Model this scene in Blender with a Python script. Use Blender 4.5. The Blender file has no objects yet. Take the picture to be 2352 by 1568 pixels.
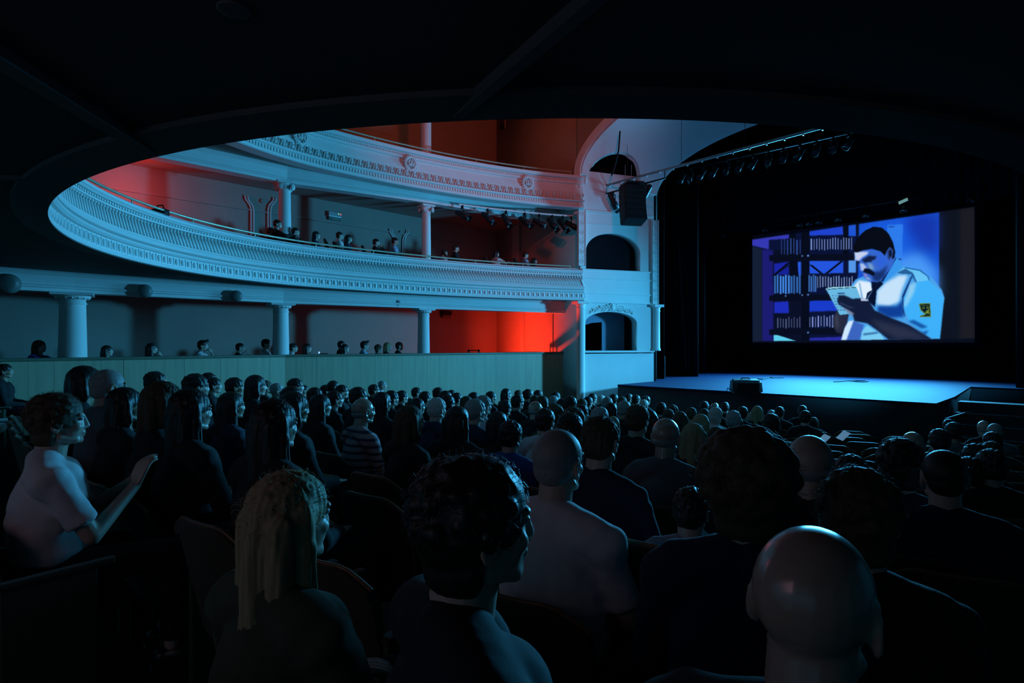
import bpy, bmesh, math, random
import numpy as np
from mathutils import Vector, Matrix, noise

random.seed(11)
S2 = math.sqrt(2.0)
FP = 1355.0            # focal length in pixels of a 2352 wide frame
EYE = 1.5
SC = bpy.context.scene
COL = SC.collection

# ------------------------------------------------------------------ camera
cam_d = bpy.data.cameras.new('camera')
cam_d.sensor_width = 36.0
cam_d.lens = 36.0 * FP / 2352.0
cam_d.shift_y = 5.0 / 2352.0
cam_d.clip_start = 0.05
cam_d.clip_end = 200
cam = bpy.data.objects.new('camera', cam_d)
cam.location = (0, 0, EYE)
cam.rotation_euler = (math.radians(90), 0, math.radians(45))
COL.objects.link(cam)
SC.camera = cam

# ------------------------------------------------------------------ world, exposure
SC.view_settings.view_transform = 'Standard'
SC.view_settings.look = 'None'
SC.view_settings.exposure = 0.0
SC.view_settings.gamma = 1.0
SC.view_settings.use_curve_mapping = False
W = bpy.data.worlds.new('world')
SC.world = W
W.use_nodes = True
W.node_tree.nodes['Background'].inputs[0].default_value = (0.0, 0.004, 0.004, 1)
W.node_tree.nodes['Background'].inputs[1].default_value = 0.02


def aim(o, tgt):
    d = Vector(tgt) - o.location
    o.rotation_euler = d.to_track_quat('-Z', 'Y').to_euler()


def area_light(name, loc, tgt, sx, sy, power, color, spread=180):
    l = bpy.data.lights.new(name, 'AREA')
    l.shape = 'RECTANGLE'
    l.size = sx
    l.size_y = sy
    l.energy = power
    l.color = color
    l.spread = math.radians(spread)
    o = bpy.data.objects.new(name, l)
    o.location = loc
    COL.objects.link(o)
    aim(o, tgt)
    return o


def spot_light(name, loc, tgt, power, color, size, blend=0.6, rad=0.1):
    l = bpy.data.lights.new(name, 'SPOT')
    l.energy = power
    l.color = color
    l.spot_size = math.radians(size)
    l.spot_blend = blend
    l.shadow_soft_size = rad
    o = bpy.data.objects.new(name, l)
    o.location = loc
    COL.objects.link(o)
    aim(o, tgt)
    return o


def point_light(name, loc, power, color, rad=0.1):
    l = bpy.data.lights.new(name, 'POINT')
    l.energy = power
    l.color = color
    l.shadow_soft_size = rad
    o = bpy.data.objects.new(name, l)
    o.location = loc
    COL.objects.link(o)
    return o


CYAN = (0.048, 0.40, 0.76)
BLUE = (0.02, 0.17, 0.78)
RED = (1.0, 0.035, 0.012)
# light thrown back into the hall by the cinema picture
area_light('screen_glow', (-6.3, 23.2, 3.6), (-6.0, 8.0, -0.5), 5.5, 2.4, 2500, CYAN, 130)
# blue-white lamp in the right hand wing, low behind the stage opening
spot_light('wing_lamp', (-1.9, 16.7, 2.4), (-12.0, 9.6, 1.0), 5600, CYAN, 84, 1.0, 0.35)
# blue spot shining from above on the stage floor
spot_light('stage_wash', (-3.6, 18.6, 7.2), (-5.2, 17.6, 0.35), 170, BLUE, 82, 1.0, 0.5)
# faint pink fill light added behind the last row, source unseen
area_light('rear_fill_light', (-1.8, -2.3, 2.3), (-4.0, 8.0, 0.6), 1.6, .6, 2.6, (1.0, 0.50, 0.62), 160).data.specular_factor = 0.0
# red house lights of the galleries
spot_light('red_gallery_low', (-13.9, 11.9, 0.5), (-13.2, 14.4, 1.3), 1200, RED, 128, 0.8, 0.12)
point_light('red_gallery_mid', (-14.9, 3.2, 4.9), 34, RED, 0.2)
point_light('red_gallery_up', (-14.2, 13.6, 3.4), 5, RED, 0.1)
point_light('red_gallery_top', (-13.6, 10.2, 7.6), 13, (1.0, 0.20, 0.09), 0.4)
spot_light('red_opposite', (-1.5, 5.0, 8.4), (-11.6, 11.5, 7.4), 1250, (1.0, 0.10, 0.05), 50, 1.0, 0.3)


# ------------------------------------------------------------------ photo geometry helpers
def ray(px, py=789.0):
    t = (px - 1176.0) / FP
    h = (789.0 - py) / FP
    return Vector(((t - 1) / S2, (t + 1) / S2, h))   # per unit of depth


def at_depth(px, py, d):
    return Vector((0, 0, EYE)) + ray(px, py) * d


def at_y(px, py, y):
    r = ray(px, py)
    return Vector((0, 0, EYE)) + r * (y / r.y)


def at_x(px, py, x):
    r = ray(px, py)
    return Vector((0, 0, EYE)) + r * (x / r.x)


def to_px(p):
    xc = (p[0] + p[1]) / S2
    zc = (p[1] - p[0]) / S2
    if zc < 0.05:
        return None
    return (1176 + FP * xc / zc, 789 - FP * (p[2] - EYE) / zc, zc)


# ------------------------------------------------------------------ materials
MATS = {}


def lin(c):
    return tuple(((v / 12.92) if v <= 0.04045 else ((v + 0.055) / 1.055) ** 2.4) for v in c)


def mat(name, col, rough=0.7, metal=0.0, noise_amt=0.12, scale=8.0, bump=0.0, bscale=60.0, emit=None, estr=0.0, spec=0.5, stretch=None, sheen=0.0, coat=0.0):
    if name in MATS:
        return MATS[name]
    m = bpy.data.materials.new(name)
    m.use_nodes = True
    nt = m.node_tree
    b = nt.nodes['Principled BSDF']
    b.inputs['Roughness'].default_value = rough
    b.inputs['Metallic'].default_value = metal
    b.inputs['Specular IOR Level'].default_value = spec
    if sheen:
        b.inputs['Sheen Weight'].default_value = sheen
    if coat:
        b.inputs['Coat Weight'].default_value = coat
    tc = nt.nodes.new('ShaderNodeTexCoord')
    mp = nt.nodes.new('ShaderNodeMapping')
    nt.links.new(tc.outputs['Object'], mp.inputs['Vector'])
    if stretch:
        mp.inputs['Scale'].default_value = stretch
    nz = nt.nodes.new('ShaderNodeTexNoise')
    nz.inputs['Scale'].default_value = scale
    nz.inputs['Detail'].default_value = 4
    nt.links.new(mp.outputs['Vector'], nz.inputs['Vector'])
    mx = nt.nodes.new('ShaderNodeMix')
    mx.data_type = 'RGBA'
    a = tuple(max(0, v * (1 - noise_amt)) for v in col) + (1,)
    c = tuple(min(1, v * (1 + noise_amt)) for v in col) + (1,)
    mx.inputs['A'].default_value = a
    mx.inputs['B'].default_value = c
    nt.links.new(nz.outputs['Fac'], mx.inputs['Factor'])
    nt.links.new(mx.outputs['Result'], b.inputs['Base Color'])
    if bump:
        n2 = nt.nodes.new('ShaderNodeTexNoise')
        n2.inputs['Scale'].default_value = bscale
        n2.inputs['Detail'].default_value = 3
        nt.links.new(mp.outputs['Vector'], n2.inputs['Vector'])
        bp = nt.nodes.new('ShaderNodeBump')
        bp.inputs['Strength'].default_value = bump
        bp.inputs['Distance'].default_value = 0.01
        nt.links.new(n2.outputs['Fac'], bp.inputs['Height'])
        nt.links.new(bp.outputs['Normal'], b.inputs['Normal'])
    if emit:
        b.inputs['Emission Color'].default_value = tuple(emit) + (1,)
        b.inputs['Emission Strength'].default_value = estr
    MATS[name] = m
    return m


PLASTER = mat('white_plaster', (0.72, 0.72, 0.70), 0.75, noise_amt=0.05, scale=3, bump=0.15, bscale=30)
WALLP = mat('cream_wall_paint', (0.34, 0.31, 0.27), 0.85, noise_amt=0.08, scale=1.5)
WALLD = mat('tan_wall_cloth', (0.30, 0.22, 0.13), 0.9, noise_amt=0.15, scale=1.2)
SOFFIT = mat('shaded_soffit_tone', (0.035, 0.042, 0.04), 0.8, noise_amt=0.15, scale=2)  # pale soffit darkened in its colour to look unlit
LIPM = mat('shaded_edge_tone', (0.085, 0.10, 0.10), 0.75, noise_amt=0.15, scale=2)  # plaster edges with shade put into the colour
WOOD = mat('pale_wood_panel', (0.44, 0.38, 0.25), 0.55, noise_amt=0.22, scale=2.2, stretch=(6, 6, 0.5))
CAPW = mat('dark_cap_wood', (0.14, 0.15, 0.10), 0.5, noise_amt=0.2, scale=4)
BLACK = mat('black_paint', (0.005, 0.005, 0.006), 0.6, spec=0.2)
BLACKG = mat('black_gloss_metal', (0.010, 0.010, 0.013), 0.4, metal=0.2)
CLOTH = mat('black_stage_cloth', (0.007, 0.008, 0.011), 0.95, spec=0.1)
CURT = mat('dark_red_curtain', (0.05, 0.012, 0.012), 0.9)
STAGE = mat('blue_lit_stage_boards', (0.009, 0.018, 0.074), 0.7, noise_amt=0.45, scale=0.9, bump=0.1, bscale=5, spec=0.15)  # blue of the stage light put into the board colour
RISER = mat('dark_stage_riser', (0.02, 0.022, 0.026), 0.7)
FLOORM = mat('dark_floor', (0.010, 0.009, 0.008), 0.95, spec=0.1)
VELVET = mat('brown_seat_velvet', (0.045, 0.026, 0.011), 0.85, noise_amt=0.2, scale=20, sheen=0.15)
SWOOD = mat('seat_edge_wood', (0.20, 0.085, 0.035), 0.35, noise_amt=0.3, scale=12)
SMET = mat('green_seat_panel', (0.05, 0.065, 0.04), 0.6)
BRASS = mat('brass_rail', (0.55, 0.50, 0.36), 0.35, metal=0.5)
GREYM = mat('grey_metal', (0.35, 0.35, 0.36), 0.4, metal=0.6)
LAMPG = mat('grey_lamp_glass', (0.16, 0.18, 0.17), 0.5)


# ------------------------------------------------------------------ mesh builder
class MB:
    def __init__(s):
        s.v = []
        s.f = []

    def add(s, vs, fs, M=None):
        n = len(s.v)
        for p in vs:
            p = Vector(p)
            s.v.append(tuple(M @ p) if M is not None else tuple(p))
        for f in fs:
            s.f.append(tuple(i + n for i in f))
        return s

    def box(s, c, d, M=None, bev=0.0):
        x, y, z = [k / 2 for k in d]
        if bev:
            b = min(bev, x * .9, y * .9, z * .9)
            bm = bmesh.new()
            bmesh.ops.create_cube(bm, size=1.0)
            bmesh.ops.scale(bm, vec=(2 * x, 2 * y, 2 * z), verts=bm.verts)
            bmesh.ops.bevel(bm, geom=bm.edges[:], offset=b, segments=2, affect='EDGES', profile=0.6)
            bm.verts.ensure_lookup_table()
            vs = [Vector(v.co) + Vector(c) for v in bm.verts]
            fs = [[v.index for v in f.verts] for f in bm.faces]
            bm.free()
            return s.add(vs, fs, M)
        vs = [(c[0] + i * x, c[1] + j * y, c[2] + k * z) for i in (-1, 1) for j in (-1, 1) for k in (-1, 1)]
        fs = [(0, 1, 3, 2), (4, 6, 7, 5), (0, 4, 5, 1), (2, 3, 7, 6), (0, 2, 6, 4), (1, 5, 7, 3)]
        return s.add(vs, fs, M)

    def ell(s, c, r, seg=16, rings=10, M=None):
        if not hasattr(r, '__len__'):
            r = (r, r, r)
        vs = [(c[0], c[1], c[2] + r[2])]
        for i in range(1, rings):
            a = math.pi * i / rings
            for j in range(seg):
                b = 2 * math.pi * j / seg
                vs.append((c[0] + r[0] * math.sin(a) * math.cos(b), c[1] + r[1] * math.sin(a) * math.sin(b), c[2] + r[2] * math.cos(a)))
        vs.append((c[0], c[1], c[2] - r[2]))
        fs = []
        for j in range(seg):
            fs.append((0, 1 + j, 1 + (j + 1) % seg))
        for i in range(rings - 2):
            for j in range(seg):
                a = 1 + i * seg + j
                b = 1 + i * seg + (j + 1) % seg
                fs.append((a, a + seg, b + seg, b))
        l = len(vs) - 1
        k = 1 + (rings - 2) * seg
        for j in range(seg):
            fs.append((k + j, l, k + (j + 1) % seg))
        return s.add(vs, fs, M)

    def tube(s, a, b, r0, r1=None, seg=12, M=None, cap=True):
        a = Vector(a)
        b = Vector(b)
        r1 = r0 if r1 is None else r1
        d = (b - a).normalized()
        u = d.cross(Vector((0, 0, 1)) if abs(d.z) < .9 else Vector((1, 0, 0))).normalized()
        w = d.cross(u)
        vs = []
        for p, r in ((a, r0), (b, r1)):
            for j in range(seg):
                t = 2 * math.pi * j / seg
                vs.append(p + (u * math.cos(t) + w * math.sin(t)) * r)
        fs = [(j, (j + 1) % seg, seg + (j + 1) % seg, seg + j) for j in range(seg)]
        if cap:
            fs += [tuple(range(seg))[::-1], tuple(range(seg, 2 * seg))]
        return s.add(vs, fs, M)

    def cap(s, a, b, r0, r1=None, seg=12, M=None):
        r1 = r0 if r1 is None else r1
        s.tube(a, b, r0, r1, seg, M)
        s.ell(a, r0, seg, 8, M)
        s.ell(b, r1, seg, 8, M)
        return s

    def path(s, pts, r, seg=8, M=None):
        for i in range(len(pts) - 1):
            s.tube(pts[i], pts[i + 1], r, r, seg, M, cap=False)
            s.ell(pts[i], r, seg, 6, M)
        s.ell(pts[-1], r, seg, 6, M)
        return s

    def lathe(s, prof, c=(0, 0, 0), seg=24, M=None):
        vs = []
        fs = []
        for r, z in prof:
            for j in range(seg):
                t = 2 * math.pi * j / seg
                vs.append((c[0] + r * math.cos(t), c[1] + r * math.sin(t), c[2] + z))
        for i in range(len(prof) - 1):
            for j in range(seg):
                a = i * seg + j
                b = i * seg + (j + 1) % seg
                fs.append((a, b, b + seg, a + seg))
        fs.append(tuple(range(seg))[::-1])
        k = (len(prof) - 1) * seg
        fs.append(tuple(range(k, k + seg)))
        return s.add(vs, fs, M)

    def torus(s, c, R, r, seg=24, sr=8, M=None, sx=1.0, sy=1.0):
        vs = []
        fs = []
        for i in range(seg):
            a = 2 * math.pi * i / seg
            for j in range(sr):
                b = 2 * math.pi * j / sr
                vs.append((c[0] + sx * (R + r * math.cos(b)) * math.cos(a), c[1] + sy * (R + r * math.cos(b)) * math.sin(a), c[2] + r * math.sin(b)))
        for i in range(seg):
            for j in range(sr):
                fs.append((i * sr + j, ((i + 1) % seg) * sr + j, ((i + 1) % seg) * sr + (j + 1) % sr, i * sr + (j + 1) % sr))
        return s.add(vs, fs, M)

    def mesh(s, name, smooth=False):
        me = bpy.data.meshes.new(name)
        me.from_pydata(s.v, [], s.f)
        me.update()
        if smooth:
            me.polygons.foreach_set('use_smooth', [True] * len(me.polygons))
        return me

    def build(s, name, m, parent=None, smooth=False):
        me = s.mesh(name, smooth)
        return link(name, me, m, parent)


def link(name, me, m, parent=None):
    if m is not None and len(me.materials) == 0:
        me.materials.append(m)
    o = bpy.data.objects.new(name, me)
    COL.objects.link(o)
    if parent is not None:
        o.parent = parent
    return o


def fixnormals(me):
    bm = bmesh.new()
    bm.from_mesh(me)
    bmesh.ops.recalc_face_normals(bm, faces=bm.faces)
    bm.to_mesh(me)
    bm.free()
    return me


def auto_smooth(me, ang=35):
    me.polygons.foreach_set('use_smooth', [True] * len(me.polygons))
    try:
        me.set_sharp_from_angle(angle=math.radians(ang))
    except Exception:
        pass


def empty(name, loc, rotz=0.0):
    o = bpy.data.objects.new(name, None)
    o.location = loc
    o.rotation_euler = (0, 0, rotz)
    o.empty_display_size = 0.1
    COL.objects.link(o)
    return o


def tag(o, label=None, cat=None, group=None, kind=None):
    if label:
        o['label'] = label
    if cat:
        o['category'] = cat
    if group:
        o['group'] = group
    if kind:
        o['kind'] = kind
    return o


def struct(o):
    o['kind'] = 'structure'
    return o


def dup(root, loc, rotz, scale=None, label=None):
    r = root.copy()
    COL.objects.link(r)
    r.location = loc
    r.rotation_euler = (0, 0, rotz)
    if scale:
        r.scale = (scale, scale, scale)
    if label:
        r['label'] = label
    for ch in list(root.children):
        c = ch.copy()
        COL.objects.link(c)
        c.parent = r
        for g in ch.children:
            d = g.copy()
            COL.objects.link(d)
            d.parent = c
    return r


def evalmesh(o):
    dg = bpy.context.evaluated_depsgraph_get()
    me = bpy.data.meshes.new_from_object(o.evaluated_get(dg))
    return me


def flat(outer, holes, z0, z1, M=None):
    """polygon with holes, filled and thickened"""
    cu = bpy.data.curves.new('t', 'CURVE')
    cu.dimensions = '2D'
    cu.fill_mode = 'BOTH'
    cu.extrude = (z1 - z0) / 2
    for pts in [outer] + list(holes):
        sp = cu.splines.new('POLY')
        sp.points.add(len(pts) - 1)
        for i, p in enumerate(pts):
            sp.points[i].co = (p[0], p[1], 0, 1)
        sp.use_cyclic_u = True
    o = bpy.data.objects.new('t', cu)
    COL.objects.link(o)
    me = evalmesh(o)
    bpy.data.objects.remove(o)
    bpy.data.curves.remove(cu)
    me.transform(Matrix.Translation((0, 0, (z0 + z1) / 2)))
    if M is not None:
        me.transform(M)
    bm = bmesh.new()
    bm.from_mesh(me)
    bmesh.ops.remove_doubles(bm, verts=bm.verts, dist=1e-5)
    bmesh.ops.recalc_face_normals(bm, faces=bm.faces)
    bm.to_mesh(me)
    bm.free()
    return me


def remesh(mb, vox, smooth=4, disp=None):
    o = bpy.data.objects.new('t', mb.mesh('t'))
    COL.objects.link(o)
    md = o.modifiers.new('r', 'REMESH')
    md.mode = 'VOXEL'
    md.voxel_size = vox
    if smooth:
        sm = o.modifiers.new('s', 'SMOOTH')
        sm.factor = 0.5
        sm.iterations = smooth
    me = evalmesh(o)
    old = o.data
    bpy.data.objects.remove(o)
    bpy.data.meshes.remove(old)
    if disp:
        me.update()
        ns = [Vector(n.vector) for n in me.vertex_normals]
        for v, n in zip(me.vertices, ns):
            v.co = v.co + n * disp(v.co)
        me.update()
    me.polygons.foreach_set('use_smooth', [True] * len(me.polygons))
    return me

# ================================================================== ROOM
XW, YE, YB, XR = -15.8, 15.0, -2.6, 2.6
CX, CY, RA, RB, RF = -6.35, 6.6, 6.07, 5.85, 10.0
DPT = Vector((-10.85, 13.7, 0))
EPT = Vector((-9.8, 16.0, 0))
ZTOP = 9.8
ARC = Vector((-6.1, 20.0))
RCAM = (Vector((0, 0)) - ARC).length


def floor_z(x, y):
    return -0.075 * (RCAM - (Vector((x, y)) - ARC).length)


def ringpts(n=1):
    pts = []
    a0 = math.degrees(math.asin((13.62 - CY) / RF))
    for i in range(28 * n + 1):                    # left, from the stage end to the widest point
        th = math.radians(180 - a0 + a0 * i / (28 * n))
        pts.append(Vector((CX + RA * math.cos(th), CY + RF * math.sin(th))))
    for i in range(1, 64 * n + 1):
        th = math.radians(180 + 180 * i / (64 * n))
        pts.append(Vector((CX + RA * math.cos(th), CY + RB * math.sin(th))))
    for i in range(1, 5):
        pts.append(Vector((CX + RA, CY + 1.8 * i)))
    return pts


RING = ringpts(2)


def ring_normals(pts):
    ns = []
    for i in range(len(pts)):
        a = pts[max(0, i - 1)]
        b = pts[min(len(pts) - 1, i + 1)]
        d = (b - a).normalized()
        ns.append(Vector((-d.y, d.x)))
    return ns


RN = ring_normals(RING)                                 # points into the hall
# (path runs stage-left -> rear -> right, anticlockwise, so the left normal is the inside)
acc = [0.0]
for i in range(1, len(RING)):
    acc.append(acc[-1] + (RING[i] - RING[i - 1]).length)


def ring_at(s):
    import bisect
    i = min(max(bisect.bisect(acc, s) - 1, 0), len(RING) - 2)
    t = (s - acc[i]) / (acc[i + 1] - acc[i])
    p = RING[i].lerp(RING[i + 1], t)
    n = RN[i].lerp(RN[i + 1], t).normalized()
    return p, n


def ring_px(px, off=0.0):
    best = None
    for k in range(0, 4000):
        s = acc[-1] * k / 4000
        p, n = ring_at(s)
        q = p + n * off
        if q.x > -4.0:
            break
        r = to_px((q.x, q.y, 1.5))
        if r is None:
            continue
        e = abs(r[0] - px)
        if best is None or e < best[0]:
            best = (e, s, q, n)
    return best[1], best[2], best[3]


def sweep(prof, pts, ns, closed=True):
    vs = []
    fs = []
    m = len(prof)
    for p, n in zip(pts, ns):
        for a, z in prof:
            vs.append((p.x + n.x * a, p.y + n.y * a, z))
    for i in range(len(pts) - 1):
        for j in range(m if closed else m - 1):
            k = (j + 1) % m
            fs.append((i * m + j, i * m + k, (i + 1) * m + k, (i + 1) * m + j))
    if closed:
        fs.append(tuple(range(m)))
        fs.append(tuple(range((len(pts) - 1) * m, len(pts) * m))[::-1])
    return MB().add(vs, fs)


def sweep_obj(name, prof, m, parent=None, sub=None):
    pts = RING if sub is None else RING[sub[0]:sub[1]]
    ns = RN if sub is None else RN[sub[0]:sub[1]]
    mb = sweep(prof, pts, ns)
    me = mb.mesh(name)
    fixnormals(me)
    auto_smooth(me, 30)
    return link(name, me, m, parent)


# ---- floor (raked, radial)
vs, fs = [], []
nx, ny = 38, 38
for i in range(nx + 1):
    for j in range(ny + 1):
        x = -13.6 + (XR + 13.6) * i / nx
        y = YB + (16.2 - YB) * j / ny
        vs.append((x, y, floor_z(x, min(y, 13.6))))
for i in range(nx):
    for j in range(ny):
        a = i * (ny + 1) + j
        fs.append((a, a + ny + 1, a + ny + 2, a + 1))
struct(MB().add(vs, fs).build('floor', FLOORM, smooth=True))

# ---- outer walls
struct(MB().box((XW - 0.15, (YB + YE) / 2, 4.4), (0.3, YE - YB + .6, 11.2)).build('wall_left', WALLP))
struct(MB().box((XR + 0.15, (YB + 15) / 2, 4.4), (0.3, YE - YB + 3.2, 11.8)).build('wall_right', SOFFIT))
struct(MB().box(((XW + XR) / 2, YB - 0.15, 4.4), (XR - XW, 0.3, 11.2)).build('wall_back', WALLP))
struct(link('wall_gallery_end', flat([(XW, YE), (DPT.x, 13.72), (DPT.x, 13.80), (XW, YE + .12)], [], -1.2, 10.0), WALLP))
# tan cloth of the top gallery, panels on wall faces
struct(MB().box((XW + 0.02, (YB + YE) / 2, 7.9), (0.03, YE - YB, 3.7)).build('wall_top_left', WALLD))
struct(link('wall_top_end', flat([(XW, YE - .03), (DPT.x, 13.69), (DPT.x, 13.72), (XW, YE)], [], 6.05, 9.75), WALLD))
struct(MB().box(((XW + XR) / 2, (YB + YE) / 2 + .3, ZTOP + 0.15), (XR - XW, YE - YB + 1.2, 0.3)).build('ceiling', WALLD))

# ---- galleries: floor slabs with the horseshoe cut out


def slab_outline(off):
    rp = [(p.x - n.x * off, p.y - n.y * off) for p, n in zip(RING[::2], RN[::2])]
    return rp + [(CX + RA + off, YE), (XR, YE), (XR, YB), (XW, YB), (XW, YE), (DPT.x, YE), (DPT.x, 13.7)]


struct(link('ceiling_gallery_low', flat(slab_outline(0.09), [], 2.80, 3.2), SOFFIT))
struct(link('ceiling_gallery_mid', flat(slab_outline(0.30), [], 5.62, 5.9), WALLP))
# raised floor of the lower gallery behind the parapet
PAR = [Vector((-12.95, -2.6)), Vector((-13.1, 2.0)), Vector((-13.2, 5.85)), Vector((-11.75, 14.0)), Vector((-11.6, 14.9))]
struct(link('floor_gallery_low', flat([(p.x - .05, p.y) for p in PAR] + [(XW, YE), (XW, YB)], [], -0.6, 0.3), FLOORM))

# radial beams and recessed lamp under the balcony above the camera
def beam_between(name, a, b, w, z0, z1, m):
    a = Vector(a); b = Vector(b)
    d = (b - a)
    M = Matrix.Translation(((a.x + b.x) / 2, (a.y + b.y) / 2, (z0 + z1) / 2)) @ Matrix.Rotation(math.atan2(d.y, d.x), 4, 'Z')
    return MB().box((0, 0, 0), (d.length, w, z1 - z0), M).build(name, m)


def on_z(px, py, z):
    d = (z - EYE) * FP / (789.0 - py)
    return at_depth(px, py, d)


b1 = on_z(340, 322, 2.83); b2 = on_z(-260, -65, 2.83)
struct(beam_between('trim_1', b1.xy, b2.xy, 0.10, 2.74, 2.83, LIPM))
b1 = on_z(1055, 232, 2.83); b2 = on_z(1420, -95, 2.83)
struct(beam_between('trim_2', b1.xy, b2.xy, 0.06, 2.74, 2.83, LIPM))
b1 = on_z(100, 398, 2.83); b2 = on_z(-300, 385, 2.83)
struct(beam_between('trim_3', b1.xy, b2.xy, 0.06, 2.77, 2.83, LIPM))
p = on_z(537, 20, 2.80)
r = empty('recessed_downlight', (p.x, p.y, 2.80))
tag(r, 'round black recessed downlight in the dark ceiling above the camera', 'light')
MB().lathe([(0.05, 0.0), (0.062, 0.0), (0.062, -0.008), (0.05, -0.008)], seg=28).build('ring', LIPM, r, True)
MB().lathe([(0.05, -0.004), (0.03, -0.003)], seg=28).build('reflector', BLACK, r, True)

# ================================================================== BALCONY FRONTS
def crenel(z0, z1, n0, n1, per, xmax):
    mb = MB()
    vs = []
    s = 0.02
    k = 0
    while s < acc[len(RING) - 10]:
        p, n = ring_at(s)
        if p.x > xmax:
            break
        o = n1 if k % 2 == 0 else n0
        for e in (0, per * .46):
            q, m = ring_at(s + e)
            for z in (z0, z1):
                vs.append((q.x + m.x * o, q.y + m.y * o, z))
        s += per * .5
        k += 1
    # seen side, top and bottom (top and bottom close back to n0)
    N = len(vs) // 2
    fs = [(2 * i, 2 * i + 2, 2 * i + 3, 2 * i + 1) for i in range(N - 1)]
    mb.add(vs, fs)
    base = len(mb.v)
    back = []
    s = 0.02
    k = 0
    for i in range(N // 2):
        for e in (0, per * .46):
            q, m = ring_at(0.02 + i * per * .5 + e)
            for z in (z0, z1):
                back.append((q.x + m.x * (n0 - .02), q.y + m.y * (n0 - .02), z))
    fs2 = []
    mb.v += back
    for i in range(N - 1):
        mb.f.append((2 * i, base + 2 * i, base + 2 * i + 2, 2 * i + 2))
        mb.f.append((2 * i + 1, 2 * i + 3, base + 2 * i + 3, base + 2 * i + 1))
    return mb


B1 = empty('balcony_front', (RING[60].x, RING[60].y, 0)); B1.location = (0, 0, 0)
tag(B1, 'white curved first balcony front with feathered leaf band and brass rail', 'balcony front')
sweep_obj('front_wall', [(0.0, 2.80), (-0.09, 2.80), (-0.09, 3.1), (-0.30, 3.1), (-0.30, 3.7), (-0.16, 3.7), (-0.14, 3.60), (-0.13, 3.18), (-0.02, 3.15)], PLASTER, B1)
sweep_obj('lower_cornice', [(0.02, 2.75), (0.05, 2.76), (0.055, 2.80), (0.03, 2.81), (0.02, 2.97), (0.06, 2.98), (0.09, 3.01), (0.085, 3.035), (0.02, 3.04), (-0.06, 3.05), (-0.02, 3.05), (-0.02, 2.75)], PLASTER, B1)
sweep_obj('under_edge_shade', [(0.052, 2.74), (0.052, 2.752), (-0.02, 2.80), (-0.22, 2.82), (-0.22, 2.765)], LIPM, B1)  # dark strip put in as shade under the white lip
sweep_obj('torus_moulding', [(-0.05, 3.055), (0.03, 3.055), (0.075, 3.08), (0.088, 3.11), (0.075, 3.145), (0.04, 3.165), (0.04, 3.175), (0.025, 3.178), (0.02, 3.19), (0.005, 3.192), (-0.02, 3.205), (-0.16, 3.205), (-0.16, 3.055)], PLASTER, B1)
sweep_obj('top_cornice', [(-0.15, 3.47), (-0.06, 3.475), (-0.06, 3.50), (-0.09, 3.505), (-0.09, 3.55), (-0.05, 3.555), (-0.03, 3.58), (-0.01, 3.59), (-0.01, 3.63), (-0.07, 3.665), (-0.30, 3.665), (-0.30, 3.47)], PLASTER, B1)
# bead-and-coin band on the lower cornice
SL = acc[len(RING) - 10]
mb = MB()
s = 0.05
while s < SL:
    p, n = ring_at(s)
    if p.x < -3.6:
        M = Matrix.Translation((p.x + n.x * 0.02, p.y + n.y * 0.02, 2.89)) @ Matrix.Rotation(math.atan2(n.y, n.x), 4, 'Z')
        mb.ell((0.0, 0, 0), (0.035, 0.045, 0.06), 8, 6, M)
        mb.box((0.0, 0.075, 0), (0.03, 0.012, 0.13), M)
    s += 0.15
mb.build('coin_band', PLASTER, B1, True)
mb = MB()
s = 0.03
while s < SL:
    p, n = ring_at(s)
    if p.x < -3.6:
        M = Matrix.Translation((p.x + n.x * -0.13, p.y + n.y * -0.13, 3.335)) @ Matrix.Rotation(math.atan2(n.y, n.x), 4, 'Z') @ Matrix.Rotation(math.radians(24), 4, 'X')
        # a feathered leaf: leaning stem with a curled tip
        mb.cap((0.05, 0, -0.15), (0.035, 0, 0.10), 0.016, 0.024, 5, M)
        mb.ell((0.05, 0.0, 0.125), (0.035, 0.026, 0.028), 6, 5, M)
    s += 0.082
mb.build('leaf_band', PLASTER, B1, True)
mb = MB()
s = 0.03
while s < SL:
    p, n = ring_at(s)
    if p.x < -3.6:
        M = Matrix.Translation((p.x - n.x * 0.082, p.y - n.y * 0.082, 3.64)) @ Matrix.Rotation(math.atan2(n.y, n.x), 4, 'Z')
        mb.box((0, 0, 0), (0.035, 0.035, 0.036), M)
    s += 0.07
crenel(3.51, 3.545, -0.10, -0.065, 0.07, -3.6).build('dentil_band', PLASTER, B1)


def rail_on(parent, off, z, zr, s0, s1, step):
    pts = []
    s = s0
    while s <= s1:
        p, n = ring_at(s)
        pts.append((p.x + n.x * off, p.y + n.y * off, zr))
        s += 0.25
    MB().path(pts, 0.022, 8).build('hand_rail', BRASS, parent, True)
    s = s0
    while s <= s1:
        p, n = ring_at(s)
        a = (p.x + n.x * off, p.y + n.y * off, z)
        MB().tube(a, (a[0], a[1], zr), 0.011, 0.011, 8).build('rail_post', BRASS, parent)
        s += step


rail_on(B1, -0.18, 3.65, 3.77, 0.35, acc[120], 1.45)

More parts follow.
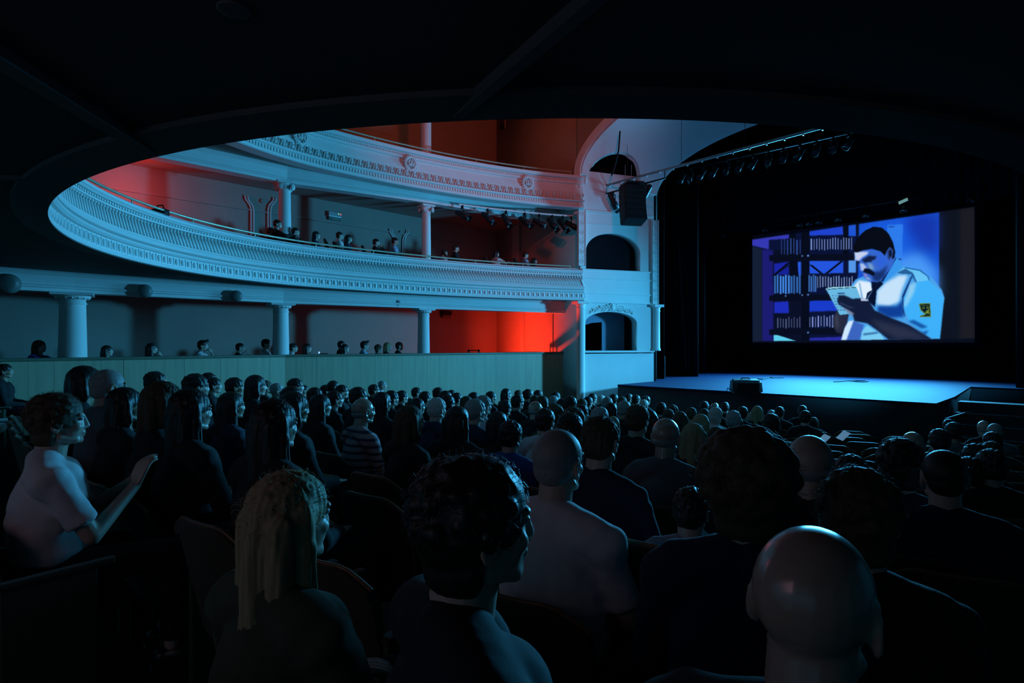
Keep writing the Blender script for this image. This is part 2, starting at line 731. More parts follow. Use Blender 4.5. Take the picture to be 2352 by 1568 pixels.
B2 = empty('balcony_front', (0, 0, 0))
tag(B2, 'white curved second balcony front with arched leaf frieze and oval wreaths', 'balcony front')
U2 = 5.45
sweep_obj('front_wall', [(0.0, U2), (-0.30, U2), (-0.30, U2 + .95), (-0.16, U2 + .95), (-0.10, U2 + .62), (-0.03, U2 + .42), (-0.02, U2 + .2)], PLASTER, B2)
sweep_obj('lower_cornice', [(0.03, U2 - .02), (0.055, U2), (0.05, U2 + .05), (0.03, U2 + .06), (0.03, U2 + .15), (0.08, U2 + .16), (0.10, U2 + .19), (0.09, U2 + .205), (-0.02, U2 + .21), (-0.28, U2 + .21), (-0.28, U2 - .02)], PLASTER, B2)
sweep_obj('top_cornice', [(-0.13, U2 + .70), (-0.06, U2 + .71), (-0.055, U2 + .75), (-0.09, U2 + .76), (-0.10, U2 + .84), (-0.02, U2 + .86), (0.0, U2 + .90), (0.0, U2 + .94), (-0.06, U2 + .96), (-0.30, U2 + .96), (-0.30, U2 + .70)], PLASTER, B2)
sweep_obj('bead_moulding', [(-0.06, U2 + .425), (-0.02, U2 + .43), (-0.02, U2 + .45), (-0.06, U2 + .455)], PLASTER, B2)
mb = MB(); mb2 = MB(); mb3 = MB()
s = 0.1
k = 0
while s < SL:
    p, n = ring_at(s)
    if p.x < -8.0:
        M = Matrix.Translation((p.x - n.x * 0.015, p.y - n.y * 0.015, U2 + .315)) @ Matrix.Rotation(math.atan2(n.y, n.x), 4, 'Z')
        # arched leaf: two leaning arms meeting in a round crown, a tongue inside and a dart beside
        mb.cap((0.02, -0.075, -0.09), (0.03, -0.035, 0.055), 0.018, 0.014, 6, M)
        mb.cap((0.02, 0.075, -0.09), (0.03, 0.035, 0.055), 0.018, 0.014, 6, M)
        mb.cap((0.03, -0.035, 0.055), (0.035, 0.035, 0.055), 0.016, 0.016, 6, M)
        mb.ell((0.02, 0, -0.015), (0.035, 0.028, 0.06), 8, 6, M)
        mb.cap((0.01, 0.105, 0.075), (0.01, 0.105, -0.02), 0.02, 0.008, 6, M)
    s += 0.21
s = 0.05
while s < SL:
    p, n = ring_at(s)
    if p.x < -8.0:
        A = Matrix.Rotation(math.atan2(n.y, n.x), 4, 'Z')
        M = Matrix.Translation((p.x + n.x * .03, p.y + n.y * .03, U2 + .10)) @ A
        mb2.box((0, 0, 0), (0.05, 0.038, 0.08), M)
        M = Matrix.Translation((p.x - n.x * .08, p.y - n.y * .08, U2 + .80)) @ A
        mb3.box((0, 0, 0), (0.035, 0.03, 0.035), M)
    s += 0.075
mb.build('leaf_frieze', PLASTER, B2, True)
crenel(U2 + .06, U2 + .14, .005, .055, .075, -8).build('dentil_band', PLASTER, B2)
crenel(U2 + .782, U2 + .818, -.10, -.062, .06, -8).build('small_dentil_band', PLASTER, B2)
for px in (690, 943, 1212):
    s, q, n = ring_px(px, -0.04)
    M = Matrix.Translation((q.x, q.y, U2 + .58)) @ Matrix.Rotation(math.atan2(n.y, n.x), 4, 'Z') @ Matrix.Rotation(math.radians(90), 4, 'Y')
    mb = MB()
    mb.torus((0, 0, 0.02), 0.14, 0.03, 28, 8, M, 1.15, 1.0)
    for i in range(22):
        a = 2 * math.pi * i / 22
        mb.ell((0.175 * 1.15 * math.cos(a), 0.175 * math.sin(a), 0.02), (0.03, 0.025, 0.03), 6, 5, M)
    mb.ell((0.0, 0, 0.03), (0.10, 0.03, 0.035), 10, 6, M)
    for sg in (-1, 1):
        mb.path([(-.1, sg * .03, .03), (-.03, sg * .08, .045), (.05, sg * .05, .045), (.02, sg * .02, .04)], 0.018, 6, M)
        mb.path([(.1, sg * .04, .03), (.16, sg * .1, .03), (.2, sg * .16, .02)], 0.016, 6, M)
        mb.ell((.06, sg * .085, .03), (.03, .02, .03), 6, 5, M)
    o = mb.build('wreath_medallion', PLASTER, B2, True)
rail_on(B2, -0.12, U2 + .95, U2 + 1.06, 0.35, acc[84], 1.45)

# ================================================================== COLUMNS


def column(px, x, y, z0, z1, r, label, ionic=False, sq=False):
    c = empty('column', (x, y, z0))
    tag(c, label, 'column')
    h = z1 - z0
    MB().lathe([(r * 1.25, 0), (r * 1.25, .05), (r * 1.1, .07), (r * 1.15, .10), (r * 1.02, .13), (r, .16), (r * .98, h * .5), (r * .90, h - .22), (r * .90, h - .21), (r * .97, h - .205), (r * .97, h - .18), (r * .9, h - .175), (r * .9, h - .12)], seg=32).build('shaft', PLASTER, c, True)
    if ionic:
        mb = MB()
        mb.lathe([(r * .95, h - .12), (r * 1.15, h - .09), (r * 1.2, h - .05), (r * 1.1, h - .04)], seg=28)
        for sx in (-1, 1):
            for sy in (-1, 1):
                M = Matrix.Translation((sx * r * 1.02, sy * r * 1.02, h - .13)) @ Matrix.Rotation(math.atan2(sy, sx) + math.pi / 2, 4, 'Z') @ Matrix.Rotation(math.pi / 2, 4, 'X')
                mb.torus((0, 0, 0), .055, .02, 16, 6, M)
                mb.torus((0, 0, 0.01), .022, .015, 12, 6, M)
                mb.tube((0, 0, -.03), (0, 0, .03), .05, .05, 12, M)
        mb.build('capital', PLASTER, c, True)
        MB().box((0, 0, h - .025), (r * 2.9, r * 2.9, .05), bev=.01).build('abacus', PLASTER, c)
    else:
        mb = MB()
        mb.lathe([(r * .92, h - .12), (r * 1.05, h - .11), (r * 1.25, h - .07), (r * 1.25, h - .05)], seg=28)
        for i in range(16):
            a = 2 * math.pi * i / 16
            mb.ell((r * 1.12 * math.cos(a), r * 1.12 * math.sin(a), h - .085), (.022, .022, .028), 6, 5)
        mb.build('capital', PLASTER, c, True)
        MB().box((0, 0, h - .025), (r * 2.9, r * 2.9, .05), bev=.012).build('abacus', PLASTER, c)
    c.rotation_euler[2] = math.atan2(-1.5, 8)
    return c


A1 = at_x(167, 789, -13.45); Bc = at_x(645, 789, -13.45); Cc = at_depth(973, 789, 15.75)
ZB = 1.5 + 92 * 13.7 / FP
column(167, A1.x, A1.y, 0.3, ZB, 0.225, 'white plaster column leftmost in the lower gallery behind the parapet')
column(645, Bc.x, Bc.y, 0.3, ZB, 0.185, 'white plaster column in the middle of the lower gallery, seated people both sides')
column(973, Cc.x, Cc.y, 0.3, ZB, 0.165, 'white plaster column at the left edge of the red lit lower gallery bay')
Pc = at_x(654, 789, -13.55); Qc = at_depth(979, 789, 15.8)
column(655, Pc.x, Pc.y, 3.2, 5.28, 0.145, 'white column with scroll capital near the wall sign, first gallery', ionic=True)
column(979, Qc.x, Qc.y, 3.2, 5.20, 0.125, 'white column with scroll capital left of the row of stage lamps, first gallery', ionic=True)
# top gallery column
T = at_depth(978, 789, 16.2)
column(978, T.x, T.y, 5.9, ZTOP, 0.15, 'tall white column in the red lit top gallery')


def beam_path(name, pts, w, z0, z1, m, lip=True):
    ns = ring_normals(pts)
    w2 = w / 2
    prof = [(w2, z0), (w2, z0 + .06), (w2 + .03, z0 + .07), (w2 + .03, z0 + .1), (w2, z0 + .12), (w2, z1 - .09), (w2 + .05, z1 - .04), (w2 + .05, z1), (-w2, z1), (-w2, z0)]
    me = sweep(prof, pts, [-n for n in ns]).mesh(name)
    fixnormals(me)
    return link(name, me, m)


bp = [Vector((-13.2, -2.6)), A1.xy, Bc.xy, Cc.xy, Vector((-11.9, 13.4)), Vector((-11.6, 14.98))]
tag(beam_path('beam', bp, .34, ZB, 2.80, PLASTER), 'white plaster beam resting on the lower gallery columns', 'beam')
bp2 = [Vector((-13.5, -2.6)), Pc.xy, Qc.xy, Vector((-12.0, 14.98))]
tag(beam_path('beam', bp2, .30, 5.24, 5.62, PLASTER), 'white plaster beam resting on the scroll capital columns', 'beam')

# ================================================================== PARAPET
PA = empty('parapet', (PAR[2].x, PAR[2].y, 0)); PA.location = (0, 0, 0)
tag(PA, 'pale wood panelled parapet in front of the lower gallery', 'parapet')
for i in range(3):
    a, b = PAR[i], PAR[i + 1]
    L = (b - a).length
    d = (b - a) / L
    ang = math.atan2(d.y, d.x)
    n = max(1, round(L / 0.36))
    mb = MB()
    for k in range(n):
        s0 = L * k / n
        s1 = L * (k + 1) / n - .003
        M = Matrix.Translation((a.x, a.y, 0)) @ Matrix.Rotation(ang, 4, 'Z')
        mb.box(((s0 + s1) / 2, random.uniform(-.003, .003), -.05), (s1 - s0, .06, 2.5), M)
    mb.build('panelling', WOOD, PA)
    M = Matrix.Translation((a.x, a.y, 0)) @ Matrix.Rotation(ang, 4, 'Z')
    MB().box((L / 2, 0, -.05), (L, .03, 2.48), M).build('backing', BLACK, PA)
    MB().box((L / 2, .03, 1.225), (L + .04, .22, .05), M, bev=.01).build('cap_rail', CAPW, PA)
# parapet end post with socket boxes
e = at_depth(1306, 789, 18.55)
MB().box((e.x + .02, e.y + .05, 0.0), (.14, .14, 2.46)).build('end_post', CAPW, PA)
for k, py in enumerate((817, 883)):
    q = at_depth(1308, py, 18.3)
    o = MB().box((0, 0, 0), (.1, .05, .11), bev=.01).box((0, -.03, 0), (.05, .02, .05)).build('wall_socket', BLACK)
    o.location = q
    o.rotation_euler[2] = math.radians(40)
    tag(o, ('upper' if k == 0 else 'lower') + ' black socket box on the post at the parapet end', 'socket', 'socket boxes on the parapet end')

# round lamps on the lower beam
for i, px in enumerate((20, 333, 543, 763, 910)):
    py = [651, 668, 680, 689, 696][i]
    seg = at_x(px, py, -13.2) if px < 700 else at_depth(px, py, 14.6 if px < 800 else 15.25)
    g = empty('round_lamp', seg)
    where = ['at the far left edge', 'between columns, the left one', 'just left of the middle column', 'just right of the middle column', 'nearest the red bay'][i]
    tag(g, 'dark drum lamp on the lower gallery beam, ' + where, 'lamp', 'drum lamps along the lower gallery beam')
    sc = [1.3, 1, .95, .85, .8][i]
    M = Matrix.Rotation(math.radians(-20), 4, 'Z') @ Matrix.Rotation(math.radians(90), 4, 'Y')
    MB().lathe([(.09 * sc, -.14), (.12 * sc, -.12), (.13 * sc, 0), (.12 * sc, .1), (.08 * sc, .13)], seg=24, M=M).build('drum', LAMPG, g, True)
    MB().box((-.16 * sc, .03, 0), (.12, .06, .06)).build('bracket', BLACK, g)

# ================================================================== GALLERY WALL DETAILS
def moulding_pair(px0, px1, py, k):
    for j, (px, sg) in enumerate(((px0, -1), (px1, 1))):
        p = at_x(px, py + 40, XW + .06)
        zt = EYE + (789 - (py + 40)) / FP * ((p.y - p.x) / S2)
        mb = MB()
        for o in (0, sg * -.07):
            mb.path([(XW + .04, p.y + o, 3.2), (XW + .04, p.y + o, zt - .1), (XW + .04, p.y + o + sg * .03, zt + .02), (XW + .04, p.y + o + sg * .14, zt + .16), (XW + .04, p.y + o + sg * .15, zt + .24)], .022, 8)
        o = mb.build('trim_%d' % (10 + 2 * k + j), PLASTER, None, True)
        struct(o)
    mid = (px0 + px1) / 2 + 2
    q = at_x(mid, py + 28, XW + .03)
    o = MB().lathe([(.05, 0), (.055, .02), (.03, .05)], seg=16, M=Matrix.Rotation(math.pi / 2, 4, 'Y')).build('wall_button', WALLP, None, True)
    o.location = (XW, q.y, q.z)
    tag(o, 'small round knob on the first gallery wall between the ' + ('left' if k == 0 else 'right') + ' pair of mouldings', 'knob')


moulding_pair(577, 622, 433, 0)
moulding_pair(905, 930, 505, 1)
# picture rail on gallery walls
struct(MB().box((XW + .02, 6, 5.0), (.05, 18, .035)).build('trim_20', WALLP))
struct(MB().box((XW + .02, 6, 8.05), (.06, 18, .06)).build('trim_21', WALLD))
# red corner pilasters of the lower end wall
struct(MB().box((-14.0, 14.51, 1.6), (.2, .03, 2.6)).build('trim_23', WALLP))
struct(MB().box((-12.3, 14.06, 1.6), (.12, .03, 2.6)).build('trim_24', WALLP))
struct(MB().box((-14.3, 14.53, 4.4), (.35, .12, 2.4)).build('trim_25', WALLP))


def textobj(txt, size, M, m, parent, name='lettering'):
    cu = bpy.data.curves.new('t', 'FONT')
    cu.body = txt
    cu.size = size
    cu.extrude = .002
    cu.align_x = 'CENTER'
    cu.align_y = 'CENTER'
    o = bpy.data.objects.new('t', cu)
    COL.objects.link(o)
    me = evalmesh(o)
    bpy.data.objects.remove(o)
    me.transform(M)
    return link(name, me, m, parent)


def wall_sign(px, py, label, wide, lit):
    p = at_x(px, py, XW + .1)
    s = empty('exit_sign', (XW + .01, p.y, p.z))
    tag(s, label, 'sign')
    M = Matrix.Rotation(math.pi / 2, 4, 'Z') @ Matrix.Rotation(math.pi / 2, 4, 'X')
    MB().box((.05, 0, .02), (.1, wide, .15), bev=.015).build('housing', GREYM if lit else BLACK, s)
    MB().box((.05, 0, -.10), (.03, wide * .9, .10), bev=.005).build('sign_plate', mat('sign_green', (.03, .10, .07), .4), s)
    W_ = mat('sign_letters', (.5, .6, .55), .5)
    textobj('< SAÍDA', .09, Matrix.Translation((.068, 0, -.10)) @ M, W_, s)
    if lit:
        MB().ell((.105, .10, .05), (.008, .012, .012), 8, 6).build('green_led', mat('led_green', (.1, 1, .1), emit=(.3, 1, .1), estr=2.5), s)
        MB().ell((.105, .17, .045), (.008, .016, .012), 8, 6).build('red_led', mat('led_red', (1, .1, .1), emit=(1, .05, .02), estr=3), s)


wall_sign(770, 494, 'small wall sign with green and red indicator lights, first gallery', .42, True)
wall_sign(1027, 720, 'dark exit sign on the red lit wall of the lower gallery', .40, False)
# corner loudspeaker of the top gallery
q = at_depth(1153, 288, 21.3)
g = empty('corner_speaker', q, math.radians(-35))
tag(g, 'small black loudspeaker in the corner of the top gallery', 'speaker')
MB().box((0, 0, 0), (.16, .16, .24), bev=.015).build('cabinet', BLACK, g)
MB().box((0, .12, .05), (.35, .1, .35)).build('mount', WALLD, g)
# dark case on the red gallery ledge and little stands
g = empty('desk_rail', at_depth(1088, 804, 17.3)); g.location.z = 1.27
g.rotation_euler[2] = math.radians(45)
tag(g, 'low black rail with knobs on the ledge of the red bay', 'rail')
MB().tube((-.15, 0, .03), (.15, 0, .03), .015).build('bar', BLACK, g, True)
for sx in (-1, 1):
    MB().box((sx * .15, 0, .015), (.05, .06, .09), bev=.008).build('end_block', BLACK, g)
g = empty('control_desk', (-12.45, 12.9, .3), math.radians(9))
tag(g, 'flat black desk behind the parapet in the red bay', 'desk')
MB().box((0, 0, .93), (.4, 1.5, .04)).build('desk_top', BLACK, g)
for sx in (-.15, .15):
    for sy in (-.7, .7):
        MB().box((sx, sy, .455), (.05, .05, .91)).build('leg', BLACK, g)
q = at_depth(1277, 792, 19.4)
g = empty('music_stand', (q.x, q.y, .3))
tag(g, 'thin black stand with small lamp head in the red bay', 'stand')
MB().tube((0, 0, 0), (0, 0, 1.1), .012).build('pole', BLACK, g)
MB().path([(0, 0, 1.1), (-.12, -.12, 1.17), (-.35, -.35, 1.19)], .008).build('arm', BLACK, g)
MB().box((0, 0, 1.15), (.12, .05, .09), bev=.01).build('lamp_head', BLACK, g)
for k in range(3):
    a = 2.1 * k
    MB().tube((0, 0, .12), (.25 * math.cos(a), .25 * math.sin(a), .01), .008).build('leg', BLACK, g)

# ================================================================== PROSCENIUM
dv = (EPT - DPT)
LW = dv.length
du = dv / LW
nrm = Vector((du.y, -du.x, 0))         # into the hall
MW = Matrix(((du.x, 0, nrm.x, DPT.x), (du.y, 0, nrm.y, DPT.y), (0, 1, 0, 0), (0, 0, 0, 1)))   # local (u, v=height, w=outward)


def arch_pts(u0, u1, v0, vs_, vt, n=24, top_first=False):
    pts = [(u0, v0), (u1, v0)]
    for i in range(n + 1):
        a = math.pi * i / n
        pts.append(((u0 + u1) / 2 + (u1 - u0) / 2 * math.cos(a), vs_ + (vt - vs_) * math.sin(a)))
    return pts


box_open = arch_pts(0.18, 2.05, 3.70, 4.25, 4.82)
low_open = arch_pts(0.16, 1.93, 1.29, 2.12, 2.46)
me = flat([(0, -1.6), (LW, -1.6), (LW, 6.6), (0, 6.6)], [box_open, low_open], -0.30, 0.0, MW)
struct(link('wall_box', me, PLASTER))
# slot right of the box opening, band and mouldings in front of the wall
BX = empty('box_front', DPT)
tag(BX, 'white theatre box front panel under the dark arched opening', 'box front')
BX.location = (0, 0, 0)
MB().box((LW * .46, 3.19, .05), (LW * .92, .96, .10), MW, bev=.01).build('panel', PLASTER, BX)
mb = MB()
for v in (3.68, 3.42, 2.98, 2.72):
    mb.box((LW * .46, v, .105), (LW * .93, .035, .05), MW, bev=.01)
mb.build('moulding', PLASTER, BX)
# frieze mouldings over box
struct(MB().box((LW * .5, 5.42, .02), (LW * .98, .06, .06), MW, bev=.01).box((LW * .45, 5.05, .01), (LW * .9, .03, .03), MW).build('trim_30', PLASTER))
# ornament over the lower arch
orn = MB()
for sg in (-1, 1):
    for i in range(9):
        t = i / 9
        u = 1.05 + sg * (.06 + .72 * t)
        v = 2.58 - .17 * t * t + .02 * math.sin(i * 2)
        r_ = .075 * (1 - .6 * t)
        orn.torus((u, v, .02), r_ * .7, r_ * .35, 12, 6, MW)
        orn.ell((u, v, .03), (r_ * .4, r_ * .4, .03), 8, 6, MW)
        orn.cap((u, v - r_, .02), (u + sg * .07, v - r_ * 1.3, .02), .018, .008, 6, MW)
        orn.cap((u, v + r_ * .7, .02), (u + sg * .06, v + r_ * 1.2, .02), .018, .008, 6, MW)
orn.ell((1.05, 2.60, .04), (.07, .10, .05), 12, 8, MW)
orn.torus((1.05, 2.60, .03), .10, .02, 20, 6, MW)
o = orn.build('floral_relief', PLASTER, None, True)
tag(o, 'white plaster floral garland above the lower arched opening by the stage', 'relief')
# room seen through the lower arch, with its dark doorway
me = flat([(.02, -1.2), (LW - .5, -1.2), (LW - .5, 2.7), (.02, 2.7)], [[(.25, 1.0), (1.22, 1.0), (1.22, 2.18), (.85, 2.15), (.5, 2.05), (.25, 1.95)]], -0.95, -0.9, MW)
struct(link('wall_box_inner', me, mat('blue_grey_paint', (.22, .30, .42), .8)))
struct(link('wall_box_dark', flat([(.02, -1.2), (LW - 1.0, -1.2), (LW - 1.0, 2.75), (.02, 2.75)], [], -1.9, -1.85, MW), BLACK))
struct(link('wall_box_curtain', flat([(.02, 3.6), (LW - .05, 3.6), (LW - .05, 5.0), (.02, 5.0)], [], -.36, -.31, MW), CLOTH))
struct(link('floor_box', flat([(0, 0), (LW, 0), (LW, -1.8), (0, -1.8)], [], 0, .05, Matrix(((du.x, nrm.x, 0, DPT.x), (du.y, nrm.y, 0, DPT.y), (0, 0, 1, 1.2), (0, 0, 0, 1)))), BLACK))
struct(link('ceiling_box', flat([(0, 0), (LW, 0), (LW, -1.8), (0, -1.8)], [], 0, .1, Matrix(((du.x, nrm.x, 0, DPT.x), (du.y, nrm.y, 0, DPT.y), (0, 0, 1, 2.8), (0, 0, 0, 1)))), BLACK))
# recess beside arch (side pier) and sill
struct(MB().box((LW * .49, 1.26, .06), (LW * .98, .05, .16), MW, bev=.01).build('trim_31', PLASTER))


def engaged(u, r, z0, z1, label):
    P = DPT + du * u + nrm * .06
    c = empty('engaged_column', (P.x, P.y, 0), math.atan2(du.y, du.x))
    tag(c, label, 'column')
    MB().lathe([(r * 1.2, z0), (r * 1.2, z0 + .05), (r, z0 + .09), (r * .96, z1 - .2), (r * 1.05, z1 - .19), (r * 1.05, z1 - .16), (r * .95, z1 - .15), (r * 1.0, z1 - .1), (r * 1.3, z1 - .06)], seg=28).build('shaft', PLASTER, c, True)
    MB().box((0, 0, z1 - .02), (r * 3.1, r * 3.1, .08), bev=.015).build('abacus', PLASTER, c)


engaged(-0.02, .125, -1.3, 2.72, 'tall white half column where the balcony front meets the stage wall')
engaged(2.58, .11, 1.28, 2.68, 'short white half column at the stage edge of the box wall')


def rosette_strip(u, z0, z1, w, label):
    P = DPT + du * u
    c = empty('rosette_pilaster', (0, 0, 0))
    tag(c, label, 'pilaster')
    MB().box((u, (z0 + z1) / 2, .05), (w, z1 - z0, .10), MW, bev=.012).build('pilaster', PLASTER, c)
    mb = MB()
    n = int((z1 - z0) / .27)
    for i in range(n):
        v = z0 + (z1 - z0) * (i + .5) / n
        mb.torus((u, v, .10), w * .30, .016, 18, 6, MW)
        mb.torus((u, v, .10), w * .15, .012, 14, 6, MW)
        mb.ell((u, v, .10), (.02, .02, .03), 8, 6, MW)
        for sg in (-1, 1):
            mb.cap((u + sg * w * .35, v + .13, .1), (u + sg * w * .12, v + .13, .1), .01, .01, 6, MW)
    mb.build('rosettes', PLASTER, c, True)
    mb = MB()
    for sg in (-1, 1):
        mb.box((u + sg * w * .46, (z0 + z1) / 2, .11), (w * .06, z1 - z0, .03), MW)
    mb.build('edge_moulding', PLASTER, c)


rosette_strip(0.0, 3.78, U2, .24, 'white pilaster with a column of rosettes left of the box opening')
rosette_strip(2.52, 2.72, 5.3, .22, 'white pilaster with a column of rosettes at the stage side')

# vault between the outer and the inner arch
AXX = -5.45


def arch_outer(a):
    return Vector((AXX - 5.42 * math.cos(a), 13.7, EYE + 4.97 + 2.1 * math.sin(a)))


def arch_inner(a):
    return Vector((AXX - 4.35 * math.cos(a), 16.05, EYE + 4.58 + 1.5 * math.sin(a)))


vs, fs = [], []
NA, NB = 72, 16
for i in range(NA + 1):
    a = math.pi * i / NA
    for j in range(NB + 1):
        t = j / NB
        p = arch_outer(a).lerp(arch_inner(a), t)
        p.z += 0.22 * math.sin(math.pi * t) * math.sin(a)
        vs.append(p)
for i in range(NA):
    for j in range(NB):
        k = i * (NB + 1) + j
        fs.append((k, k + 1, k + NB + 2, k + NB + 1))
vm = MB().add(vs, fs).mesh('vault')
vo = link('ceiling_vault', vm, PLASTER)
sd = vo.modifiers.new('s', 'SOLIDIFY')
sd.thickness = 0.12
sd.offset = 1
# lunette cutter
lun = [(x, y) for x, y in arch_pts(0.16, 1.98, 6.22, 6.24, 7.12)]
cm = flat(lun, [], -1.8, 3.0, MW)
co = link('cut', cm, PLASTER)
bo = vo.modifiers.new('b', 'BOOLEAN')
bo.operation = 'DIFFERENCE'
bo.object = co
bo.solver = 'EXACT'
me = evalmesh(vo)
bpy.data.objects.remove(co)
vo.modifiers.clear()
vo.data = me
auto_smooth(me, 40)
struct(vo)
# upper part of the splay wall behind the vault with the lunette hole
me = flat([(-.1, 6.55), (LW + .1, 6.55), (LW + .1, 7.7), (-.1, 7.7)], [], -0.6, -0.55, MW)
struct(link('wall_lunette', me, BLACK))
LU = empty('lunette_hood', (0, 0, 0))
tag(LU, 'white moulded rim round the dark half-moon opening under the arch', 'moulding')
mb = MB()
pp = [(MW @ Vector((x, y, .02))) for x, y in lun[2:]]
# rim follows the vault: push each point out to the vault surface


def vault_hit(u, v):
    best = None
    for k in range(40):
        w = -0.1 + 0.06 * k
        p = MW @ Vector((u, v, w))
        t = (p.y - 13.7) / 2.35
        if t < 0 or t > 1:
            continue
        ax = 5.42 + (4.35 - 5.42) * t
        bz = 2.1 + (1.5 - 2.1) * t
        z0 = EYE + 4.97 + (4.58 - 4.97) * t
        c = (AXX - p.x) / ax
        if abs(c) >= 1:
            continue
        s_ = math.sqrt(1 - c * c)
        zz = z0 + bz * s_ + .22 * math.sin(math.pi * t) * s_
        if zz > p.z:
            return p
    return MW @ Vector((u, v, 0))


pts = [vault_hit(x, y) for x, y in lun[2:]]
MB().path(pts, .035, 8).build('rim', PLASTER, LU, True)
# ribs on the vault and the face moulding of the outer arch
for k, t in enumerate((0.0, 0.12, 0.42, 0.70, 0.97)):
    pts = []
    i0 = 4 if t in (0.12,) else 2
    if t in (.42, .7):
        i0 = 17 if t == .42 else 13
    for i in range(i0, 73 - 2):
        a = math.pi * i / 72
        p = arch_outer(a).lerp(arch_inner(a), t)
        p.z += 0.22 * math.sin(math.pi * t) * math.sin(a) - .005
        pts.append(p)
    o = MB().path(pts, .07 if k else .03, 8).build('trim_%d' % (40 + k), PLASTER, None, True)
    struct(o)
for k, i in enumerate((20, 27, 34)):
    a = math.pi * i / 72
    pts = []
    for j in range(9):
        t = .12 + .85 * j / 8
        p = arch_outer(a).lerp(arch_inner(a), t)
        p.z += 0.22 * math.sin(math.pi * t) * math.sin(a)
        pts.append(p)
    struct(MB().path(pts, .055, 8).build('trim_%d' % (50 + k), PLASTER, None, True))
# ornament rings on the arch face
struct(link('wall_front', flat([(AXX - 5.5, -.0 + 4.4)] + [(AXX - 5.42 * math.cos(math.pi * i / 60), EYE + 4.97 + 2.1 * math.sin(math.pi * i / 60)) for i in range(61)] + [(AXX + 5.5, 4.4), (AXX + 8.05, 4.4), (AXX + 8.05, ZTOP), (AXX - 5.5, ZTOP)], [], -.1, 0, Matrix(((1, 0, 0, 0), (0, 0, -1, 13.66), (0, 1, 0, 0), (0, 0, 0, 1)))), WALLD))
AF = empty('arch_face', (0, 0, 0))
tag(AF, 'white arch band with rings framing the stage vault', 'arch')
fo = [(AXX - 5.56 * math.cos(math.pi * i / 60), EYE + 4.97 + 2.28 * math.sin(math.pi * i / 60)) for i in range(61)]
fi = [(AXX - 5.34 * math.cos(math.pi * i / 60), EYE + 4.97 + 2.02 * math.sin(math.pi * i / 60)) for i in range(61)]
me = flat([(AXX - 5.56, 5.3)] + fo + [(AXX + 5.56, 5.3), (AXX + 5.34, 5.3)] + fi[::-1] + [(AXX - 5.34, 5.3)], [], 0.0, .12, Matrix(((1, 0, 0, 0), (0, 0, -1, 13.70), (0, 1, 0, 0), (0, 0, 0, 1))))
link('band', me, PLASTER, AF)
mb = MB()
for i in range(64):
    a = math.pi * (i + .5) / 64
    x = AXX - 5.45 * math.cos(a)
    z = EYE + 4.97 + 2.15 * math.sin(a)
    M = Matrix.Translation((x, 13.585, z)) @ Matrix.Rotation(math.pi / 2, 4, 'X')
    mb.torus((0, 0, 0), .065, .012, 14, 6, M)
    mb.ell((0, 0, 0), (.02, .02, .015), 6, 5, M)
mb.build('rings', PLASTER, AF, True)

# stage house, black
struct(MB().box((-6, 26.1, 4), (20, .2, 14)).build('wall_stage_back', CLOTH))
struct(MB().box((-15.1, 21, 4), (.2, 10, 14)).build('wall_stage_left', CLOTH))
struct(MB().box((3.0, 21, 4), (.2, 10.2, 14)).build('wall_stage_right', CLOTH))
struct(MB().box((-6, 21, 10.6), (20, 10.4, .2)).build('ceiling_stage', CLOTH))
struct(link('wall_stage_front', flat([(AXX - 4.37, EYE - 1.15)] + [(AXX - 4.35 * math.cos(math.pi * i / 60), EYE + 4.58 + 1.5 * math.sin(math.pi * i / 60)) for i in range(61)] + [(AXX + 4.37, EYE - 1.15), (AXX + 8.3, EYE - 1.15), (AXX + 8.3, 10.6), (AXX - 9.6, 10.6), (AXX - 9.6, EYE - 1.15)], [], -.1, 0, Matrix(((1, 0, 0, 0), (0, 0, -1, 16.1), (0, 1, 0, 0), (0, 0, 0, 1)))), BLACK))
# ================================================================== STAGE
ZS = EYE - 1.16
st = [(-9.72, 13.95), (-2.28, 13.95), (-2.28, 16.02), (-2.5, 20.0), (2.8, 20.0), (2.8, 25.9), (-14.9, 25.9), (-14.9, 16.25), (-9.75, 16.15)]
SG = empty('stage', (0, 0, 0))
tag(SG, 'low thrust stage with worn boards lit blue before the screen', 'stage')
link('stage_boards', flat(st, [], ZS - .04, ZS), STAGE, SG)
link('stage_riser', flat([(x, y + .02) for x, y in st], [], -1.6, ZS - .04), RISER, SG)
# steps at the right
for k in range(5):
    zt = ZS - .06 - .2 * (4 - k)
    w = MB().box((0.15, 14.2 + .36 * k, (zt - 1.35) / 2), (4.6, .36, zt + 1.35), bev=.01).build('step', RISER)
    tag(w, 'dark wooden step right of the stage, ' + ['lowest', 'second', 'middle', 'fourth', 'topmost'][k] + ' of the flight', 'step', 'steps right of the stage')
tag(MB().tube(at_depth(2172, 962, 11.4), at_depth(2245, 940, 12.6), .02, .02).build('hand_rail', GREYM), 'thin dull rail beside the dark steps right of the stage', 'rail')

# curtains: pleated black legs and border


